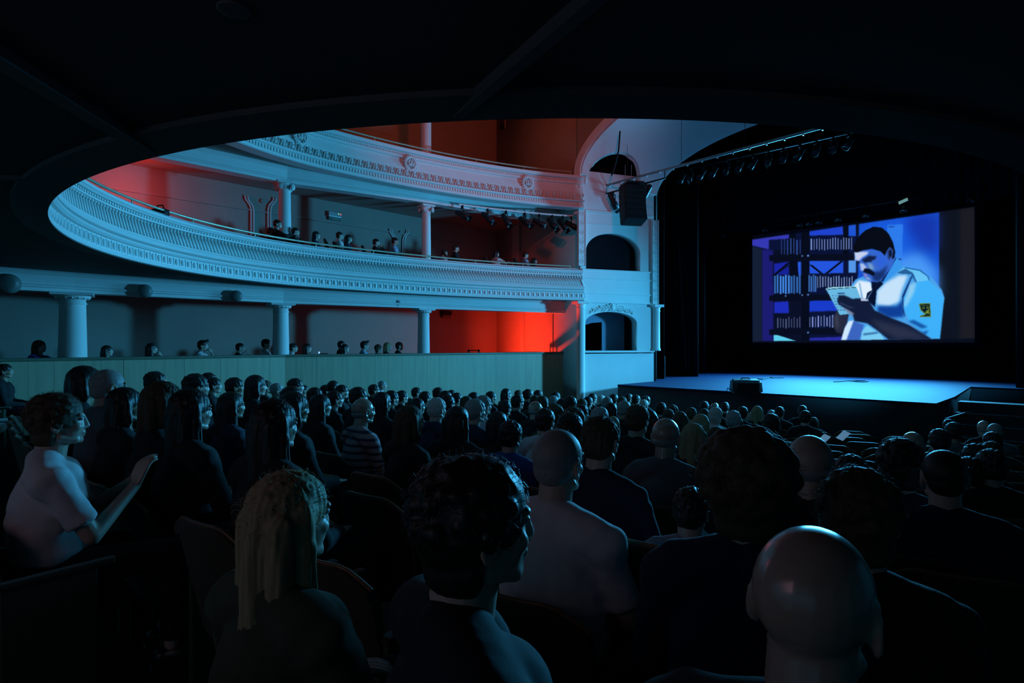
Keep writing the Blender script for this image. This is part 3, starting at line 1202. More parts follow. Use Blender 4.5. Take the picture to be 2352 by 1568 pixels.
def pleated(name, x0, x1, y, z0, z1, m, amp=.05, wl=.28, label=None, cat='curtain'):
    vs, fs = [], []
    n = int(abs(x1 - x0) / .04)
    for i in range(n + 1):
        x = x0 + (x1 - x0) * i / n
        yy = y + amp * math.sin(2 * math.pi * x / wl) + amp * .4 * math.sin(2 * math.pi * x / wl * .37)
        vs += [(x, yy, z0), (x, yy, (z0 + z1) / 2), (x, yy, z1), (x, yy + .02, z0), (x, yy + .02, (z0 + z1) / 2), (x, yy + .02, z1)]
    for i in range(n):
        a = i * 6
        b = a + 6
        fs += [(a, b, b + 1, a + 1), (a + 1, b + 1, b + 2, a + 2), (a + 3, a + 4, b + 4, b + 3), (a + 4, a + 5, b + 5, b + 4), (a, a + 3, b + 3, b), (a + 2, b + 2, b + 5, a + 5)]
    fs += [(0, 1, 4, 3), (1, 2, 5, 4)]
    k = n * 6
    fs += [(k, k + 3, k + 4, k + 1), (k + 1, k + 4, k + 5, k + 2)]
    o = MB().add(vs, fs).build(name, m, None, True)
    tag(o, label, cat)
    return o


pleated('stage_curtain', -12.8, -10.2, 17.3, ZS, 9.5, CLOTH, label='black side curtain just inside the stage opening on the left')
pleated('stage_curtain', -12.9, -10.05, 19.3, ZS, 9.5, CLOTH, label='black side curtain behind, left of the screen')
pleated('stage_curtain', -12.6, -10.9, 21.5, ZS, 9.5, CLOTH, label='black side curtain deepest on the left of the stage')
pleated('stage_curtain', -1.6, 2.6, 20.3, ZS, 9.5, CLOTH, label='black side curtain right of the screen')
pleated('stage_border', -12.5, 1.5, 22.6, 5.85, 10.4, CLOTH, label='black cloth border hanging above the screen', cat='border')
o = MB().path([at_depth(1560, 560, 21), at_depth(1563, 640, 21), at_depth(1572, 770, 21), at_depth(1576, 852, 21)], .035, 8).build('tied_curtain', CURT, None, True)
tag(o, 'thin dark red gathered curtain edge left of the screen', 'curtain')
# ================================================================== SCREEN
YS = 23.6


def screen_colors():
    X0, Y0, WW, HH = 1716, 462, 534, 340
    yy, xx = np.mgrid[0:HH, 0:WW]
    PX = xx + X0 + .5
    PY = yy + Y0 + .5
    img = np.zeros((HH, WW, 3))
    img[:] = (3, 5, 14)

    def blur(a, r):
        if r < .3:
            return a
        k = int(math.ceil(r * 2.5))
        g = np.exp(-np.arange(-k, k + 1) ** 2 / (2 * r * r))
        g /= g.sum()
        a = np.pad(a, ((k, k), (k, k)), mode='edge')
        a = sum(g[i] * a[i:i + HH, :] for i in range(2 * k + 1))
        return sum(g[i] * a[:, i:i + WW] for i in range(2 * k + 1))

    def mask(pts):
        m = np.zeros((HH, WW), bool)
        n = len(pts)
        for i in range(n):
            x1, y1 = pts[i]
            x2, y2 = pts[(i + 1) % n]
            if y1 == y2:
                continue
            c = ((y1 > PY) != (y2 > PY)) & (PX < (x2 - x1) * (PY - y1) / (y2 - y1) + x1)
            m ^= c
        return m.astype(float)

    def P(pts, col, r=.7, al=1.0):
        m = blur(mask(pts), r)[..., None] * al
        img[:] = img * (1 - m) + np.array(col, float) * m

    def A(l):
        return [(1680 + x / 3.794, 450 + y / 3.794) for x, y in l]

    def B(l):
        return [(1850 + x / 5.226, 500 + y / 5.226) for x, y in l]

    def R(x0, y0, x1, y1):
        return [(x0, y0), (x1, y0), (x1, y1), (x0, y1)]
    # whole cloth, faintly lit
    P([(1728, 548), (2238, 474), (2240, 783), (1730, 788)], (13, 17, 27), 1)
    P([(2205, 478), (2238, 474), (2240, 783), (2205, 783)], (26, 25, 30), 4)
    # picture
    P(A([(168, 362), (1808, 140), (1812, 1255), (185, 1262)]), (9, 16, 52), 1)
    P(A([(168, 362), (500, 318), (500, 372), (325, 382), (325, 465), (176, 430)]), (52, 55, 178), 1)
    P(A([(180, 440), (268, 460), (268, 1265), (185, 1280)]), (20, 30, 52), 1.5)
    P(A([(268, 466), (360, 472), (366, 1262), (268, 1265)]), (27, 26, 112), 1)
    P(A([(370, 470), (610, 470), (610, 1262), (370, 1262)]), (8, 12, 34), 1)
    # blue gaps of the shelving
    P(A([(680, 298), (970, 256), (975, 338), (680, 345)]), (30, 66, 205), .8)
    P(A([(1020, 250), (1085, 241), (1088, 350), (1020, 350)]), (30, 84, 210), .8)
    P(A([(370, 590), (500, 572), (500, 600), (370, 684)]), (26, 36, 165), 1)
    P(A([(380, 688), (500, 610), (500, 688)]), (22, 34, 150), 1)
    P(A([(680, 566), (975, 566), (975, 672), (680, 676)]), (36, 84, 222), .8)
    P(A([(1020, 546), (1085, 540), (1085, 668), (1020, 668)]), (84, 150, 232), .8)
    P(A([(370, 925), (498, 915), (500, 1022), (370, 1022)]), (28, 44, 185), 1.2)
    P(A([(675, 905), (905, 900), (925, 1000), (675, 1008)]), (24, 58, 200), 1.2)
    P(A([(680, 1236), (960, 1226), (955, 1262), (680, 1262)]), (38, 42, 160), 1)
    P(A([(368, 1200), (562, 1262), (368, 1262)]), (92, 205, 236), .6)
    # braces and posts
    for a, b in (((690, 600), (790, 680)), ((965, 565), (820, 680)), ((500, 580), (372, 690))):
        P(A([(a[0] - 12, a[1]), (a[0] + 14, a[1]), (b[0] + 14, b[1]), (b[0] - 12, b[1])]), (6, 9, 24), .5)
    for x0, x1, y0 in ((612, 678, 296), (975, 1018, 255), (1086, 1110, 240), (505, 560, 318)):
        P(A([(x0, y0), (x1, y0 - 4), (x1, 560 if x0 > 900 or x0 < 600 else 1262), (x0, 560 if x0 > 900 or x0 < 600 else 1262)]), (5, 8, 22), .6)
    P(A([(575, 575), (608, 572), (608, 690), (585, 690)]), (40, 90, 225), 1.2)
    P(A([(515, 560), (575, 560), (575, 690), (515, 690)]), (5, 8, 22), .6)
    # shelf boards
    for y in (505, 855, 1150):
        P(A([(330, y + 12), (1075, y - 4), (1075, y + 55), (330, y + 60)]), (7, 10, 26), .8)
    rs = random.Random(4)
    for (x0, x1, y0, y1, st_, c, wd) in ((432, 608, 372, 508, 27, (52, 84, 165), 9), (692, 1050, 366, 468, 23.5, (140, 170, 235), 8), (372, 608, 690, 850, 24, (66, 140, 240), 15), (672, 735, 688, 840, 18, (80, 150, 245), 12), (748, 1070, 700, 795, 23, (150, 180, 235), 8), (400, 600, 1058, 1150, 24, (80, 92, 130), 8), (678, 890, 1045, 1140, 25, (135, 158, 225), 9)):
        x = x0
        while x < x1:
            j = rs.uniform(-8, 12)
            k_ = rs.uniform(.7, 1.1)
            P(A(R(x, y0 + j, x + wd, y1 + rs.uniform(-6, 6))), tuple(min(255, v * k_) for v in c), .5, .9)
            x += st_
    for (x, y) in ((618, 522), (668, 520), (618, 862), (668, 860), (472, 870), (668, 1190)):
        P(A(R(x - 6, y - 6, x + 6, y + 6)), (110, 160, 240), .8)
    # wall at right with its own poster
    P(A([(1112, 236), (1808, 141), (1812, 1250), (1090, 1250)]), (20, 78, 205), 1)
    P(A([(1150, 260), (1520, 190), (1560, 560), (1400, 700), (1150, 640)]), (26, 96, 228), 12, .8)
    P(A([(1380, 560), (1640, 480), (1800, 640), (1810, 900), (1500, 760)]), (78, 160, 250), 12, .9)
    P(A([(1560, 180), (1808, 150), (1808, 470), (1640, 460)]), (22, 48, 160), 12, .8)
    P(A([(1500, 200), (1700, 170), (1730, 330), (1560, 360)]), (20, 50, 175), 9, .5)
    P(A([(1360, 252), (1494, 246), (1490, 552), (1360, 548)]), (50, 130, 238), .8, .8)
    P(A([(1370, 262), (1420, 260), (1420, 272), (1370, 274)]), (30, 70, 170), .6)
    P(A([(1440, 546), (1480, 548), (1480, 556), (1440, 554)]), (10, 30, 90), .5)
    # guard: shirt
    P(B([(545, 820), (600, 740), (700, 700), (760, 760), (850, 790), (1080, 480), (1140, 560), (1200, 590), (1400, 645), (1540, 740), (1640, 870), (1668, 960), (1642, 1150), (1612, 1458), (430, 1470), (500, 1250), (560, 900)]), (74, 160, 232), .8)
    P(B([(565, 835), (640, 750), (780, 770), (812, 880), (730, 985), (650, 965)]), (222, 238, 253), 2)
    P(B([(860, 880), (960, 780), (1120, 690), (1230, 690), (1160, 860), (1120, 1010), (1000, 1060), (850, 1040)]), (196, 226, 250), 3)
    P(B([(640, 780), (655, 780), (690, 960), (670, 960)]), (120, 170, 215), 1)
    P(B([(870, 1060), (1100, 1060), (1170, 980), (1180, 1190), (1000, 1200), (870, 1130)]), (14, 62, 150), 3)
    P(B([(1190, 940), (1330, 770), (1480, 745), (1620, 880), (1660, 965), (1640, 1200), (1612, 1455), (1500, 1440), (1250, 1250), (1172, 1060)]), (62, 176, 250), 1.5)
    P(B([(1250, 800), (1330, 770), (1300, 900), (1200, 1080), (1178, 1040)]), (160, 212, 240), 3, .8)
    P(B([(1160, 940), (1200, 850), (1270, 700), (1290, 690), (1215, 870), (1178, 960), (1175, 1080), (1200, 1200), (1165, 1130)]), (12, 48, 112), .9)
    P(B([(1230, 1240), (1300, 1225), (1470, 1310), (1400, 1330)]), (22, 86, 165), 2)
    P(B([(1260, 1280), (1400, 1370), (1480, 1350), (1440, 1410)]), (26, 92, 175), 2)
    P(B([(1105, 650), (1190, 596), (1380, 628), (1470, 700), (1480, 750), (1340, 770), (1300, 680), (1150, 676)]), (104, 196, 246), .8)
    P(B([(1105, 655), (1200, 610), (1290, 660), (1330, 760), (1340, 775), (1318, 770), (1270, 680), (1130, 670)]), (20, 70, 130), .8, .8)
    P(B([(1190, 590), (1380, 624), (1475, 700), (1490, 752), (1480, 752), (1462, 706), (1370, 638), (1190, 604)]), (16, 80, 150), .5, .8)
    P(B([(905, 760), (1078, 478), (1112, 490), (1170, 590), (940, 785)]), (56, 150, 236), .8)
    P(B([(1078, 478), (1092, 484), (930, 770), (905, 762)]), (8, 30, 90), .6)
    P(B([(790, 765), (900, 758), (935, 790), (855, 870), (835, 1070), (760, 1010), (740, 985), (800, 880)]), (5, 14, 44), .8)
    P(B([(740, 900), (810, 860), (730, 985), (725, 975)]), (8, 24, 60), .6)
    # face
    P(B([(588, 405), (700, 380), (960, 390), (1080, 480), (1040, 585), (930, 722), (870, 775), (790, 765), (712, 726), (692, 690), (672, 640), (652, 622), (655, 580), (636, 530), (594, 505)]), (52, 102, 205), .8)
    P(B([(590, 410), (760, 405), (740, 440), (690, 470), (640, 515), (598, 505)]), (196, 208, 238), 1.5)
    P(B([(655, 545), (695, 548), (740, 600), (722, 640), (665, 632)]), (172, 190, 236), 1.2)
    P(B([(740, 540), (800, 555), (830, 625), (770, 620)]), (120, 160, 200), 2.5)
    P(B([(706, 700), (760, 712), (800, 755), (735, 745)]), (130, 160, 220), 1.5)
    P(B([(800, 660), (900, 640), (990, 560), (940, 715), (870, 772), (810, 745)]), (22, 48, 110), 3)
    P(B([(850, 420), (940, 430), (990, 520), (920, 600), (860, 560)]), (44, 96, 220), 4, .8)
    P(B([(690, 650), (712, 606), (770, 612), (835, 660), (820, 700), (765, 676), (722, 660)]), (8, 12, 32), 1)
    P(B([(700, 668), (745, 680), (735, 700), (700, 694)]), (150, 130, 200), 1)
    P(B([(676, 505), (760, 455), (852, 462), (836, 500), (760, 520), (716, 545)]), (16, 28, 66), 1.5)
    P(B([(606, 520), (645, 520), (655, 548), (630, 545)]), (10, 20, 50), 1)
    P(B([(736, 512), (800, 510), (790, 530), (745, 530)]), (10, 16, 40), 1)
    P(B([(580, 408), (582, 320), (640, 222), (720, 150), (820, 106), (920, 120), (1000, 190), (1050, 290), (1076, 400), (1072, 472), (1040, 500), (1045, 400), (1010, 352), (975, 400), (955, 456), (900, 402), (800, 372), (700, 388), (620, 416)]), (6, 8, 17), .8)
    P(B([(978, 400), (1018, 352), (1056, 390), (1046, 460), (1005, 512), (985, 480)]), (40, 66, 130), .8)
    P(B([(1000, 400), (1030, 385), (1035, 450), (1008, 480)]), (8, 16, 44), .8)
    # arms and pad
    P(B([(330, 1200), (372, 1120), (520, 1150), (500, 1250), (430, 1390), (372, 1378), (328, 1285)]), (36, 40, 62), 1.5)
    P(B([(350, 1190), (390, 1150), (400, 1300), (370, 1340)]), (72, 72, 84), 3, .7)
    P(B([(430, 1470), (475, 1320), (560, 1232), (700, 1285), (650, 1470)]), (58, 100, 190), 1)
    P(B([(428, 1470), (470, 1320), (520, 1240), (580, 1230), (490, 1470)]), (206, 232, 255), 1.2)
    P(B([(668, 1470), (676, 1370), (740, 1285), (800, 1330), (900, 1390), (945, 1452), (940, 1470)]), (120, 204, 244), 1.2)
    P(B([(690, 1390), (860, 1370), (880, 1385), (700, 1410)]), (40, 90, 150), 1.5)
    P(B([(244, 850), (610, 826), (700, 1060), (560, 1150), (412, 1166)]), (104, 184, 226), .7)
    P(B([(244, 850), (300, 834), (612, 822), (616, 842), (300, 858), (250, 868)]), (170, 235, 245), .6)
    P(B([(258, 853), (606, 830), (610, 838), (262, 862)]), (14, 60, 90), .4)
    for i in range(3):
        for j in range(6):
            x = 320 + 38 * i + 12 * j
            y = 930 + 34 * j
            P(B(R(x, y, x + 20, y + 12)), (50, 90, 140), .6, .8)
    P(B(R(386, 900, 470, 916)), (40, 80, 130), .6)
    P(B([(380, 1000), (400, 930), (470, 930), (560, 972), (660, 965), (760, 990), (830, 1110), (1000, 1190), (1240, 1285), (1520, 1458), (1000, 1464), (850, 1340), (740, 1265), (590, 1240), (560, 1140), (480, 1090), (400, 1040)]), (17, 26, 54), 1.2)
    P(B([(780, 1210), (900, 1240), (1250, 1330), (1480, 1450), (1100, 1455), (900, 1350)]), (46, 52, 74), 5, .8)
    P(B([(440, 1070), (540, 1120), (590, 1150), (560, 1180), (500, 1130)]), (120, 120, 150), 1.2, .8)
    P(B([(400, 1000), (520, 1060), (600, 1080), (520, 1080), (420, 1030)]), (50, 62, 96), 1, .8)
    P(B([(660, 965), (760, 985), (750, 1000), (670, 1000)]), (190, 200, 235), .8)
    # sleeve badge
    P(B([(1362, 1028), (1498, 1022), (1508, 1190), (1372, 1194), (1378, 1172), (1436, 1158), (1380, 1110)]), (96, 122, 40), .5)
    P(B([(1374, 1040), (1488, 1034), (1496, 1176), (1400, 1182), (1454, 1158), (1392, 1104)]), (8, 24, 36), .5)
    P(B([(1436, 1134), (1482, 1090), (1488, 1154), (1450, 1150)]), (108, 134, 46), .5)
    for cx_ in (1418, 1466):
        P(B([(cx_ + 16 * math.cos(k * .7), 1080 + 13 * math.sin(k * .7)) for k in range(9)]), (104, 128, 44), .4)
        P(B([(cx_ + 8 * math.cos(k * .7), 1080 + 6 * math.sin(k * .7)) for k in range(9)]), (8, 24, 36), .4)
    P(B(R(1388, 1048, 1480, 1054)), (90, 116, 40), .4)
    P([(1716, 784.5), (2250, 777), (2250, 810), (1716, 810)], (6, 9, 20), .8, .9)
    P([(1700, 440), (2250, 440), (2250, 466), (2245, 474), (1716, 552), (1700, 550)], (3, 4, 12), 1.0)
    return img, X0, Y0, WW, HH


IMG, IX, IY, IW, IH = screen_colors()
NXs, NZs = 520, 306
xl, xr = at_y(1728, 789, YS).x, at_y(2239, 789, YS).x
zb_, zt_ = 1.53, 5.85
gx = np.linspace(xl, xr, NXs)
gz = np.linspace(zb_, zt_, NZs)
GX, GZ = np.meshgrid(gx, gz)
xc = (GX + YS) / S2
zc = (YS - GX) / S2
UX = 1176 + FP * xc / zc - IX - .5
UY = 789 - FP * (GZ - EYE) / zc - IY - .5
UX = np.clip(UX, 0, IW - 1.01)
UY = np.clip(UY, 0, IH - 1.01)
ix = UX.astype(int); iy = UY.astype(int)
fx = (UX - ix)[..., None]; fy = (UY - iy)[..., None]
C = (IMG[iy, ix] * (1 - fx) * (1 - fy) + IMG[iy, ix + 1] * fx * (1 - fy) + IMG[iy + 1, ix] * (1 - fx) * fy + IMG[iy + 1, ix + 1] * fx * fy) / 255.0
C = np.where(C <= .04045, C / 12.92, ((C + .055) / 1.055) ** 2.4)
me = bpy.data.meshes.new('projected_picture')
V = np.stack([GX, np.full_like(GX, YS), GZ], -1).reshape(-1, 3)
me.vertices.add(len(V))
me.vertices.foreach_set('co', V.ravel())
a = (np.arange(NZs - 1)[:, None] * NXs + np.arange(NXs - 1)[None, :]).ravel()
F = np.stack([a, a + 1, a + NXs + 1, a + NXs], -1)
me.loops.add(F.size)
me.polygons.add(len(F))
me.loops.foreach_set('vertex_index', F.ravel())
me.polygons.foreach_set('loop_start', np.arange(0, F.size, 4))
me.polygons.foreach_set('loop_total', np.full(len(F), 4))
me.update(calc_edges=True)
ca = me.color_attributes.new('picture', 'FLOAT_COLOR', 'POINT')
ca.data.foreach_set('color', np.concatenate([C.reshape(-1, 3), np.ones((NXs * NZs, 1))], 1).ravel())
pm = bpy.data.materials.new('projected_film_frame')
pm.use_nodes = True
nt = pm.node_tree
b = nt.nodes['Principled BSDF']
b.inputs['Base Color'].default_value = (.02, .02, .02, 1)
b.inputs['Roughness'].default_value = .9
vc = nt.nodes.new('ShaderNodeVertexColor')
vc.layer_name = 'picture'
nt.links.new(vc.outputs['Color'], b.inputs['Emission Color'])
b.inputs['Emission Strength'].default_value = 1.0
SCR = empty('cinema_screen', ((xl + xr) / 2, YS, zb_))
tag(SCR, 'wide cinema screen showing a guard in uniform writing on a pad', 'screen')
SCR.location = (0, 0, 0)
link('projected_picture', me, pm, SCR)
MB().box(((xl + xr) / 2, YS + .06, (zb_ + zt_) / 2), (xr - xl + .3, .08, zt_ - zb_ + .3)).build('screen_frame', CLOTH, SCR)

for _x in (xl + .8, (xl + xr) / 2, xr - .8):
    MB().tube((_x, YS + .06, zt_), (_x, YS + .06, 10.5), .008, .008, 6).build('suspension_cable', BLACK, SCR)
# ================================================================== STAGE THINGS
q = at_depth(1703, 904, 1.16 * FP / (904 - 789))
g = empty('stage_monitor', (q.x, q.y + .25, ZS), math.radians(38))
tag(g, 'black wedge monitor speaker on the front edge of the stage', 'speaker')
vs = [(-.34, -.2, 0), (.34, -.2, 0), (.34, .22, 0), (-.34, .22, 0), (-.32, -.14, .30), (.32, -.14, .30), (.32, .2, .34), (-.32, .2, .34)]
bm = bmesh.new()
bv = [bm.verts.new(v) for v in vs]
for f in ((0, 3, 2, 1), (0, 1, 5, 4), (1, 2, 6, 5), (2, 3, 7, 6), (3, 0, 4, 7), (4, 5, 6, 7)):
    bm.faces.new([bv[i] for i in f])
bmesh.ops.bevel(bm, geom=bm.edges[:], offset=.045, segments=3, affect='EDGES')
me = bpy.data.meshes.new('cabinet'); bm.to_mesh(me); bm.free()
auto_smooth(me, 30)
link('cabinet', me, BLACKG, g)
MB().box((0, -.185, .15), (.5, .02, .2), bev=.008).build('grille', BLACK, g)
MB().path([(-.1, .05, .335), (-.08, .05, .35), (.08, .05, .35), (.1, .05, .335)], .012).build('handle', BLACK, g, True)
MB().path([(-.34, 0, .06), (-.42, -.02, .12), (-.47, -.08, .02), (-.48, -.12, .01)], .008).build('cable', BLACK, g, True)


def cable(name, pts, label):
    P = []
    for px, py in pts:
        d = 1.155 * FP / (py - 789)
        v = at_depth(px, py, d)
        P.append((v.x, v.y, ZS + .012))
    o = MB().path(P, .016, 6).build(name, BLACK, None, True)
    tag(o, label, 'cable')


cable('stage_cable', [(1728, 870), (1752, 871), (1763, 869), (1768, 866.5), (1775, 868), (1800, 867.5)], 'dark cable lying on the stage floor behind the wedge monitor')
cable('stage_cable', [(1915, 877), (1935, 876), (1948, 874.5), (1965, 874.2), (1988, 874.8), (1994, 876), (1982, 877.5), (1962, 876), (1948, 874.4)], 'dark looped cable lying in the middle of the stage floor')
# column speaker standing at the stage left edge
q = at_depth(1513, 868, 1.16 * FP / 79)
g = empty('side_speaker', (q.x - .05, q.y + .1, ZS), math.radians(30))
tag(g, 'tall black loudspeaker cabinet standing at the left stage edge', 'speaker')
MB().box((0, 0, .38), (.36, .38, .76), bev=.02).build('cabinet', BLACK, g)
MB().box((0.19, -.02, .38), (.02, .32, .7), bev=.006).build('grille', GREYM, g)
MB().box((0.205, -.0, .42), (.01, .06, .1)).build('badge', BLACK, g)


# hung rig
def hang(o, a, b, ztop, n=4):
    o['has_cables'] = True
    del o['has_cables']
    for i in range(n):
        t = (i + .5) / n
        p = Vector(a).lerp(Vector(b), t)
        MB().tube(p, (p.x, p.y, ztop), .005, .005, 6).build('suspension_cable', BLACK, o)
    return o


def fixture(loc, rz, tilt, L, r, label, cat='stage light', kind='par', group=None, lens=False):
    g = empty('stage_light', loc, rz)
    tag(g, label, cat, group)
    M = Matrix.Rotation(tilt, 4, 'X')
    MB().lathe([(r * .55, -L * .5), (r * .8, -L * .42), (r * .85, 0), (r, L * .15), (r, L * .5), (r * .93, L * .5), (r * .9, L * .42)], seg=18, M=Matrix.Translation((0, 0, -.22)) @ M @ Matrix.Rotation(-math.pi / 2, 4, 'X')).build('housing', BLACKG, g, True)
    MB().path([(-r * 1.15, 0, -.22), (-r * 1.15, 0, -.05), (r * 1.15, 0, -.05), (r * 1.15, 0, -.22)], .012, 6).build('yoke', BLACK, g, True)
    MB().box((0, 0, 0), (.05, .06, .1), bev=.01).build('clamp', BLACK, g)
    if lens:
        MB().torus((0, 0, L * .5), r * .93, .008, 20, 6, Matrix.Translation((0, 0, -.22)) @ M @ Matrix.Rotation(-math.pi / 2, 4, 'X'))  .build('lens_ring', GREYM if 'gallery' in (group or '') else BLACKG, g, True)
    else:
        MB().box((0, r * 1.0, 0), (.02, r * .9, .16), M=Matrix.Translation((0, 0, -.22)) @ M @ Matrix.Translation((0, L * .45, 0))).build('barn_door', BLACK, g)
    return g


ORD = ['leftmost', 'second', 'third', 'fourth', 'fifth', 'sixth', 'seventh', 'rightmost']
sA, qA, _ = ring_px(1055, -.32)
sB, qB, _ = ring_px(1316, -.32)
n_ = 14
pts = []
for i in range(n_ + 1):
    p, n = ring_at(sA + (sB - sA) * i / n_)
    pts.append((p.x - n.x * .32, p.y - n.y * .32, 5.27))
tag(MB().path(pts, .028, 8).build('lighting_pipe', PLASTER, None, True), 'pale pipe carrying stage lamps below the second balcony front', 'pipe')
for i, px in enumerate((1062, 1120, 1162, 1205, 1238, 1268, 1292, 1312)):
    s_, q_, n_v = ring_px(px, -.32)
    fixture((q_.x, q_.y, 5.22), math.radians(-62 + 12 * math.sin(i * 2)), math.radians(-42 + 14 * math.cos(i * 1.7)), .42, .085, ORD[i] + ' black stage lamp hanging from the pale pipe in the first gallery', group='stage lamps on the gallery pipe', lens=(i in (4, 7)))

# main pipe in front of the proscenium arch
a = at_y(1385, 428, 14.5); b_ = at_y(1980, 268, 14.5)
tag(hang(MB().tube(a, b_, .035, .035, 10).build('truss_pipe', GREYM, None, True), a, b_, ZTOP), 'long grey lighting pipe crossing in front of the stage arch', 'pipe')
for i in range(16):
    t = (i + .6) / 16.5
    p = a.lerp(b_, t)
    o = MB().box((0, 0, -.045), (.035, .05, .05), bev=.01).build('pipe_clamp', mat('bright_steel', (.8, .85, .9), .25, metal=.6))
    o.location = p
    tag(o, 'small bright steel clamp on the long lighting pipe', 'clamp', 'clamps along the long lighting pipe')
a2 = at_y(1383, 447, 14.5); b2_ = at_y(1528, 409, 14.5)
tag(MB().tube(a2, b2_, .025, .025, 10).build('hanging_bar', BLACKG, None, True), 'short black bar hung below the long lighting pipe', 'bar')
for i, px in enumerate((1393, 1527)):
    t = (px - 1385) / (1980 - 1385)
    p0 = at_y(px, 428 - (px - 1385) * .262, 14.5)
    p1 = at_y(px, 445 - (px - 1383) * .262, 14.5)
    tag(MB().tube(p0, p1, .014, .014, 8).build('drop_rod', BLACKG), ('left' if i == 0 else 'right') + ' short black rod joining bar and lighting pipe', 'rod')
for i, (px, py, rz, tl, lab) in enumerate(((1408, 445, -20, -60, 'long black lamp at the left end of the bar beside the hung speaker'), (1470, 428, 30, -75, 'black lamp behind the hung speaker, tilted down'), (1484, 424, 70, -40, 'black lamp with bright rim right of the hung speaker'))):
    p = at_y(px, py, 14.5)
    fixture(p, math.radians(rz), math.radians(tl), .5, .10, lab, lens=(i == 2))
# hung line array
q = at_depth(1452, 420, 16.2)
g = empty('line_array', q, math.radians(58))
tag(g, 'black line array loudspeaker hung beside the stage arch', 'speaker')
z = -.08
tl = 0
yy = 0
for k in range(6):
    tl = math.radians(3.5 * k)
    M = Matrix.Translation((0, yy, z - .09)) @ Matrix.Rotation(-tl, 4, 'X')
    MB().box((0, 0, 0), (.62, .42, .175), M, bev=.02).build('speaker_module', BLACK, g)
    z -= .172 * math.cos(tl)
    yy -= .172 * math.sin(tl) * .9
MB().box((0, 0, -.03), (.5, .5, .05)).build('fly_frame', BLACKG, g)
tag(MB().path([at_depth(1424, 302, 16.6), at_depth(1421, 345, 16.6), at_depth(1411, 385, 16.6), at_depth(1405, 402, 16.4)], .022, 8).build('hanging_hose', BLACK, None, True), 'black hose hanging from a hole in the white vault', 'hose')
for i, px in enumerate((1436, 1450)):
    tag(MB().tube(at_depth(px, 420, 16.25), at_depth(px, 378, 16.4), .007, .007, 6).build('steel_wire', GREYM), ('left' if i == 0 else 'right') + ' thin steel wire above the hung line array', 'wire')
for i, (px, py) in enumerate(((1443, 318), (1551, 279), (1479, 329), (1513, 360))):
    p = None
    r_ = ray(px, py)
    for k in range(200):
        P_ = Vector((0, 0, EYE)) + r_ * (12 + k * .04)
        t = (P_.y - 13.7) / 2.35
        if 0 <= t <= 1:
            ax = 5.42 - 1.07 * t; bz = 2.1 - .6 * t; z0 = EYE + 4.97 - .39 * t
            c = (AXX - P_.x) / ax
            if abs(c) < 1:
                s_ = math.sqrt(1 - c * c)
                if P_.z > z0 + bz * s_ + .22 * math.sin(math.pi * t) * s_ - .02:
                    p = P_
                    break
    if p is None:
        continue
    o = MB().box((0, 0, 0), (.07, .05, .03), bev=.01).tube((0, 0, 0), (0, 0, -.05), .012).build('ceiling_hook', BLACK)
    o.location = p
    tag(o, ['small dark hook near the hanging hose', 'small dark hook highest on the vault', 'small dark hook in the middle of the vault', 'small dark hook lowest on the vault'][i], 'hook', 'hooks on the vault')

# second and third stage pipes with rows of lamps
a = at_y(1560, 392, 17.2); b_ = at_y(2010, 292, 17.2)
tag(hang(MB().tube(a, b_, .028, .028, 8).build('stage_pipe', BLACKG, None, True), a, b_, 10.5), 'upper stage pipe with a row of lamps, behind the arch', 'pipe')
for i, px in enumerate((1566, 1585, 1612, 1640, 1668, 1699, 1730, 1765, 1800, 1838, 1876, 1914, 1950)):
    t = (px - 1560) / 450
    p = at_y(px, 392 - (px - 1560) * .222, 17.2)
    p.z = a.z + (b_.z - a.z) * (p.x - a.x) / (b_.x - a.x)
    fixture(p - Vector((0, 0, .04)), math.radians(160 + 25 * math.sin(i * 1.9)), math.radians(-55), .36, .09, 'black stage lamp on the upper stage pipe, number %s from the left' % ['one', 'two', 'three', 'four', 'five', 'six', 'seven', 'eight', 'nine', 'ten', 'eleven', 'twelve', 'thirteen'][i], group='lamps on the upper stage pipe', lens=(i % 2 == 0))
a = at_y(1560, 540, 22.0); b_ = at_y(2262, 429, 22.0)
tag(hang(MB().tube(a, b_, .028, .028, 8).build('stage_pipe', BLACKG, None, True), a, b_, 10.5), 'low stage pipe just above the cinema screen', 'pipe')
nm = ['leftmost', 'second', 'third', 'fourth', 'fifth', 'sixth', 'seventh', 'eighth', 'rightmost']
for i, px in enumerate((1661, 1757, 1838, 1858, 1882, 1925, 1990, 2075, 2232)):
    p = at_y(px, 520 - (px - 1665) * .156, 22.0)
    fixture(p - Vector((0, 0, .05)), math.radians(175 + 20 * math.sin(i * 3)), math.radians(-70), .3, .10, nm[i] + ' black lamp on the low stage pipe above the screen', group='lamps on the low stage pipe', lens=True)
q = at_y(2078, 457, 22.0)
o = MB().box((0, 0, 0), (.26, .03, .12), bev=.01).build('lamp_glass', mat('lamp_glass_glow', (.6, .8, .8), .2, emit=(.35, .75, .7), estr=.35))  # reflection on the glass put in as a weak emission
o.location = q - Vector((0, .2, .1)); o.rotation_euler = (math.radians(-35), math.radians(-20), 0)
tag(o, 'bright lamp glass, reflection put in as glow, above the right part of the screen', 'lamp glass')

